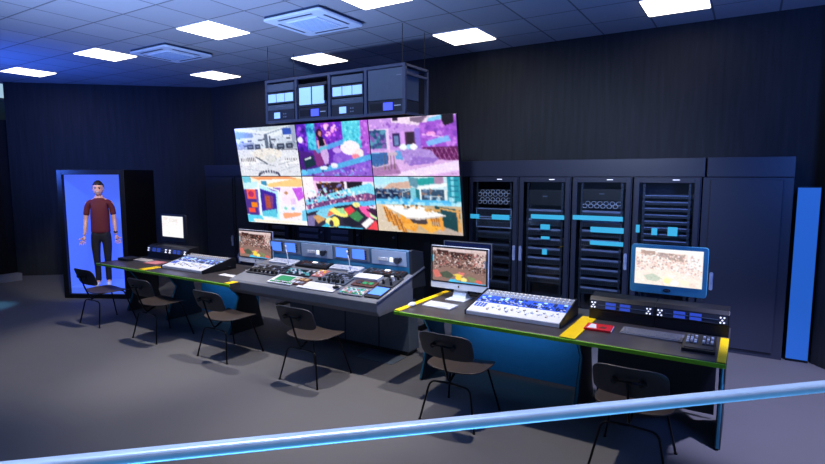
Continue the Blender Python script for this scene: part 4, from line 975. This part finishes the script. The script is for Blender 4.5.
# ------------------------------------------------------------------ meter units on desks
def meter(loc, W, lb):
    t = thing('meter_unit', lb, 'meter unit', loc)
    MB().prism([(0, 0), (0, .085), (-.012, .09), (.004, .165), (.04, .19), (.18, .2), (.18, 0)], 'x', 0, W).build('case', M['black_plastic'], t, bevel=.003)
    a = math.atan(.016/.075); Mx = Matrix.Translation((0, -.012, .09)) @ Matrix.Rotation(-a, 4, 'X')
    MB().box((.01, -.004, .006), (W-.01, 0.0, .070), Mx).build('meter_strip', M['dark_grey'], t)
    for k, (a0, b0) in enumerate(((.24, .42), (.46, .64))):
        for j in range(2):
            MB().box((W*a0+.01, -.008, .012+.03*j), (W*(b0+.0), -.004, .034+.03*j), Mx).build('meter_display', M['meter_blue'], t)
    MB().box((W*.14, -.007, .036), (W*.88, -.004, .04), Mx).build('meter_line', M['steel'], t)
    for s in (.035, W-.045):
        for dx, dz in ((-.012, .018), (.012, .018), (-.012, .055), (.012, .055), (0, .036)):
            MB().cyl((s+dx, -.012, dz), .0065, .01, 'y', 10, M=Mx).build('button', M['white_light'], t)
    return t
meter((-1.08, 4.505, .7505), .505, 'black meter unit with blue displays on the right desk, nearer the yellow strip')
meter((-.573, 4.505, .7505), .505, 'black meter unit with blue displays at the right end of the right desk')
meter((-7.42, 4.50, .7505), .50, 'black meter unit on the left desk in front of the small bright monitor')
meter((-6.915, 4.505, .7505), .42, 'black meter unit on the left desk touching the silver mixing desk')

# ------------------------------------------------------------------ small things on the desks
ZD = .7505
def keyboard(name, loc, W, D, rz, base, ks, lb, nx=16, ny=5):
    t = thing(name, lb, 'keyboard', loc, rz)
    MB().prism([(0, 0), (0, .01), (D, .02), (D, 0)], 'x', 0, W).build('base', base, t, bevel=.002)
    a = math.atan(.01/D); Mx = Matrix.Translation((0, 0, .010)) @ Matrix.Rotation(a, 4, 'X'); mb = MB()
    for i in range(nx):
        for j in range(ny): mb.box((.01+i*(W-.02)/nx, .01+j*(D-.02)/ny, 0), (.01+(i+.82)*(W-.02)/nx, .01+(j+.8)*(D-.02)/ny, .005), Mx)
    mb.build('keys', ks, t); return t
keyboard('keyboard', (-2.50, 4.14, ZD), .30, .15, math.radians(-4), M['white_plastic'], M['white_plastic'], 'white keyboard in front of the all-in-one computer on the right desk')
keyboard('keyboard', (-.775, 4.19, ZD), .43, .15, math.radians(-1), M['key_grey'], M['key_grey'], 'grey keyboard in front of the meter units at right', 20)
keyboard('keyboard', (-7.39, 4.20, ZD), .42, .13, 0, M['key_grey'], M['cream'], 'beige keyboard on the left desk in front of the meter units')
t = thing('keypad', 'black keypad controller with pale buttons at the right end of the right desk', 'keypad', (-.335, 4.0, ZD))
MB().prism([(0, 0), (0, .022), (.27, .06), (.27, 0)], 'x', 0, .205).build('base', M['black_plastic'], t, bevel=.004)
Mx = Matrix.Translation((0, 0, .022)) @ Matrix.Rotation(math.atan(.038/.27), 4, 'X')
r = random.Random(3)
for i in range(7):
    for j in range(4):
        if i == 3: continue
        MB().box((.02+i*.025, .10+j*.035, 0), (.036+i*.025, .122+j*.035, .01), Mx).build('button', M['silver'] if r.random() < .6 else M['key_grey'], t, bevel=.001)
MB().box((.015, .02, 0), (.19, .075, .003), Mx).build('wrist_pad', M['dark_grey'], t)
t = thing('book', 'red paperback with a white and dark cover lying on the right desk', 'book', (-1.03, 4.14, ZD), math.radians(3))
MB().box((0, 0, 0), (.2, .17, .018)).build('cover', M['red_cover'], t, bevel=.002)
MB().box((.002, .003, .003), (.202, .167, .015)).build('pages', M['paper'], t)
MB().prism([(.02,.02),(.09,.03),(.07,.14),(.03,.15)], 'z', .018, .0188).build('cover_picture', M['white_plastic'], t)
MB().prism([(.10,.05),(.15,.04),(.16,.09),(.12,.10)], 'z', .018, .0188).build('cover_picture', M['brown_pad'], t)
t = thing('mouse', 'white computer mouse on the yellow strip of the right desk', 'mouse', (-2.575, 4.08, ZD+.006))
mb = MB(); bmesh.ops.create_uvsphere(mb.bm, u_segments=16, v_segments=10, radius=1)
for v in mb.bm.verts: v.co = (v.co.x*.032, v.co.y*.055, max(v.co.z, 0)*.028)
mb.build('shell', M['white_plastic'], t, smooth=True)
MB().cyl((-.003, .022, .024), .007, .006, 'x', 12).build('wheel', M['mid_grey'], t)
o = MB().box((-.19, -.045, 0), (.19, .045, .003)).build('notepad', M['paper']); o.location = (-5.19, 4.17, ZD); o.rotation_euler.z = -.05; tag(o, 'white paper pad at the right end of the left desk', 'notepad')
t = thing('control_box', 'flat black box at the left end of the left desk', 'box', (-7.55, 4.12, ZD)); 
MB().box((0, 0, 0), (.24, .2, .035)).build('case', M['black_plastic'], t, bevel=.004)
MB().box((.02, .02, .035), (.22, .18, .038)).build('top_panel', M['dark_grey'], t)
o = MB().box((0, 0, 0), (.24, .19, .015)).build('notebook', M['pink_pad'], None, bevel=.002); o.location = (-6.93, 4.13, ZD); o.rotation_euler.z = .05; tag(o, 'thin reddish notebook beside the mixing desk on the left desk', 'notebook')

# ------------------------------------------------------------------ chairs
def make_chair():
    t = thing('office_chair', '', 'chair', (0, 0, 0))
    def shell(name, W, D, fn, n=14, m=10, th=.011, rr=4.):
        bm = bmesh.new(); g = []
        for j in range(m+1):
            row = []
            for i in range(n+1):
                u = 2*i/n-1; v = 2*j/m-1
                # superellipse mapping of a square
                k = (abs(u)**rr+abs(v)**rr)**(1/rr); s = max(abs(u), abs(v)) / k if k > 1e-6 else 1
                row.append(bm.verts.new(fn(u*s*W/2, v*s*D/2)))
            g.append(row)
        for j in range(m):
            for i in range(n): bm.faces.new((g[j][i], g[j][i+1], g[j+1][i+1], g[j+1][i]))
        me = bpy.data.meshes.new(name); bm.to_mesh(me); bm.free(); me.materials.append(M['chair_wood'])
        for p in me.polygons: p.use_smooth = True
        o = bpy.data.objects.new(name, me); COL.objects.link(o); o.parent = t
        md = o.modifiers.new('s', 'SOLIDIFY'); md.thickness = th; md.offset = -1
        md = o.modifiers.new('b', 'BEVEL'); md.width = .003; md.segments = 2; md.limit_method = 'ANGLE'
        return o
    # chair faces +Y; origin midway on the floor, rear feet y=-.24, front feet y=.235
    def seat(x, y):
        z = .435+.10*(x/.5)**2*.5+.02*max(0, (-y-.1)/.1)**2*.3-.05*max(0, (y-.12)/.12)**2*.45-.012*(1-(x/.25)**2)
        return Vector((x, y+.01, z))
    shell('seat', .50, .42, seat)
    def back(x, z):
        y = -.285+.55*x*x-.36*z
        return Vector((x, y, .645+z*.96))
    b = shell('backrest', .46, .225, lambda x, z: back(x, z), rr=5.); b.data.materials.clear(); b.data.materials.append(M['chair_back'])
    R = .0085
    def rounded(pts, r_=.035, k=5):
        out = [Vector(pts[0])]
        for a, b_, c in zip(pts[:-2], pts[1:-1], pts[2:]):
            a, b_, c = Vector(a), Vector(b_), Vector(c); p = b_+(a-b_).normalized()*r_; q = b_+(c-b_).normalized()*r_
            for i in range(k+1):
                s = i/k; out.append((1-s)**2*p+2*s*(1-s)*b_+s*s*q)
        out.append(Vector(pts[-1])); return out
    def tub(name, pts, r=R): return MB().tube(pts, r, 10).build(name, M['chair_steel'], t, smooth=True)
    # rear U frame: two legs and a bar
    for s in (-1, 1):
        tub('leg', rounded([(s*.24, -.245, .004), (s*.175, -.19, .318), (0, -.185, .325)], .05))
        MB().cyl((s*.24, -.245, 0), .012, .008, 'z', 12).build('foot_pad', M['chair_steel'], t)
        tub('leg', rounded([(s*.24, .245, .004), (s*.165, .14, .405), (0, .13, .405)], .04))
        MB().cyl((s*.24, .245, 0), .012, .008, 'z', 12).build('foot_pad', M['chair_steel'], t)
    tub('spine', rounded([(0, .14, .408), (0, -.12, .385), (0, -.20, .33), (0, -.275, .50), (0, -.322, .66)], .05), .0095)
    tub('seat_support', [(-.12, -.10, .418), (0, -.10, .396), (.12, -.10, .418)])
    tub('back_bar', [(-.085, -.318, .66), (0, -.326, .665), (.085, -.318, .66)], .008)
    for s in (-1, 1): MB().cyl((s*.085, -.318, .655), .021, .022, 'y', 16).build('shock_mount', M['black_plastic'], t)
    return t
ch = make_chair()
clab = ['wire-legged chair leftmost, in front of the blue display booth', 'wire-legged chair second from the left, by the left mixing desk',
        'wire-legged chair third from the left, at the left desk end', 'wire-legged chair in front of the big console',
        'wire-legged chair at the right desk near the white keyboard', 'wire-legged chair rightmost, partly hidden behind the blue handrail']
xs = [-7.19, -5.957, -4.725, -3.477, -1.90, -.573]
for i, x in enumerate(xs):
    c = ch if i == 0 else copy_tree(ch)
    c.location = (x, 3.755, 0); c['label'] = 'dark '+clab[i]; c['group'] = 'plywood chairs along the desks'

# ------------------------------------------------------------------ handrail
t = thing('handrail', 'long shiny blue metal handrail crossing the foreground', 'handrail', (0, 0, 0))
a = Vector((-3.05, -.084, .905)); b = Vector((.95, 3.818, .905)); d = (b-a).normalized()
n = Vector((-d.y, d.x, 0))
mb = MB(); prof = rpoly(0, 0, .06, .05, .02, 5); A_ = []; B_ = []
for u, v in prof:
    A_.append(mb.bm.verts.new(a+n*u+Vector((0,0,v)))); B_.append(mb.bm.verts.new(b+n*u+Vector((0,0,v))))
mb._f(A_); mb._f(B_[::-1])
for i in range(len(prof)): mb._f([A_[i], B_[i], B_[(i+1) % len(prof)], A_[(i+1) % len(prof)]])
o = mb.build('rail_tube', M['rail_metal'], t)
for p in (a+d*.04, b-d*.04):
    MB().cyl((p.x, p.y, 0), .02, .885, 'z', 14).build('post', M['steel'], t, smooth=False)
    MB().cyl((p.x, p.y, 0), .05, .01, 'z', 18).build('post_foot', M['steel'], t)
o = MB().box((-3.5, 4.40, 0), (-3.02, 4.66, .006)).build('floor_box_lid', M['console_body'], None, bevel=.002); tag(o, 'flat grey floor box lid in front of the big console base', 'floor box')

# ------------------------------------------------------------------ camera
cam = bpy.data.cameras.new('camera'); co = bpy.data.objects.new('camera', cam); COL.objects.link(co)
cam.sensor_fit = 'HORIZONTAL'; cam.sensor_width = 36; cam.lens = 36*533.4/825; cam.clip_start = .05
X = Vector((.846408, .532535, -.000418)); U = Vector((-.056096, .089939, .994366)); F = Vector((-.529572, .841616, -.105998))
co.matrix_world = Matrix(((X.x, U.x, -F.x, 0), (X.y, U.y, -F.y, 0), (X.z, U.z, -F.z, 1.95), (0, 0, 0, 1)))
C.camera = co

# ------------------------------------------------------------------ light
W = bpy.data.worlds.new('world'); C.world = W; W.use_nodes = True
bg = W.node_tree.nodes['Background']; bg.inputs[0].default_value = (.2, .36, .75, 1); bg.inputs[1].default_value = .27
def lamp(kind, name, loc, target, power, color, **kw):
    l = bpy.data.lights.new(name, kind); l.energy = power; l.color = color
    for k, v in kw.items(): setattr(l, k, v)
    o = bpy.data.objects.new(name, l); COL.objects.link(o); o.location = loc
    o.rotation_euler = (Vector(target)-Vector(loc)).to_track_quat('-Z', 'Y').to_euler(); return o
warm = (1, .92, .84); cy = (.15, .6, 1)
for x in (-5.9, -3.7, -1.9):
    lamp('SPOT', 'ceiling_spot', (x, 3.9, CEIL-.06), (x, 3.65, 0), 360, warm, spot_size=math.radians(66), spot_blend=.6, shadow_soft_size=.05)
lamp('SPOT', 'ceiling_wash', (-3.8, .5, .3), (-4.6, 2.4, CEIL), 2300, (.36, .52, 1), spot_size=math.radians(85), spot_blend=1, shadow_soft_size=.3)
lamp('AREA', 'blue_wash_left', (-9.6, 3.0, 2.2), (-9.4, 5.6, CEIL), 80, (.05, .16, 1), size=.8)
lamp('AREA', 'blue_wash_right', (1.3, 3.6, 2.3), (-.8, 5.4, CEIL), 80, (.07, .22, 1), size=.8)
lamp('SPOT', 'blue_floor_spot', (-10.2, 2.2, 3.4), (-9.55, 3.12, 0), 500, cy, spot_size=math.radians(15), spot_blend=.6, shadow_soft_size=.05)
lamp('SPOT', 'rack_fill', (-1.8, 2.4, 3.5), (-2.2, 6.7, 1.15), 520, (.6, .72, 1), spot_size=math.radians(62), spot_blend=.7, shadow_soft_size=.15)  # added fill for the rack fronts, no fixture
lamp('SPOT', 'side_spot', (1.2, 4.6, 3.5), (.3, 5.3, 0), 900, (.62, .62, 1), spot_size=math.radians(50), spot_blend=.5, shadow_soft_size=.06)
lamp('SPOT', 'booth_fill', (-6.9, 3.2, 3.0), (-8.8, 4.5, 1.25), 270, (1, .94, .88), spot_size=math.radians(42), spot_blend=.6, shadow_soft_size=.1)  # added to brighten the man, no such fixture in the room
rl = lamp('AREA', 'rail_fill', (-.72, 1.75, .03), (-.98, 2.02, .9), 13, (.12, .5, 1), size=4.2, size_y=.04, shape='RECTANGLE', spread=math.radians(70))  # added unseen light that tints the rail from below
_x = Vector((b-a).normalized()); _z = -(Vector((-.98, 2.02, .9))-Vector((-.72, 1.75, .03))).normalized(); _y = _z.cross(_x).normalized()
rl.rotation_euler = Matrix((_x, _y, _z)).transposed().to_euler()
rt = lamp('AREA', 'rail_top_fill', (-1.0, 1.92, 3.6), (-1.0, 1.92, 0), 8, (.5, .66, 1), size=4.6, size_y=.05, shape='RECTANGLE', spread=math.radians(16))  # added unseen light to brighten the top of the rail
rt.rotation_euler = (0, 0, math.atan2((b-a).y, (b-a).x))
lamp('AREA', 'under_desk_fill', (-1.85, 4.45, .55), (-1.85, 4.9, .35), 1.3, (.2, .55, 1), size=1.1, size_y=.06, shape='RECTANGLE')  # added blue fill for the right desk's modesty panel
lamp('AREA', 'under_desk_fill', (-5.9, 4.42, .55), (-5.9, 4.9, .35), 1.1, (.2, .55, 1), size=.9, size_y=.06, shape='RECTANGLE')  # added blue fill for the left desk's modesty panel
vs = C.view_settings; C.display_settings.display_device = 'sRGB'; vs.view_transform = 'Standard'; vs.look = 'None'; vs.gamma = 1; vs.exposure = 0; vs.use_curve_mapping = False
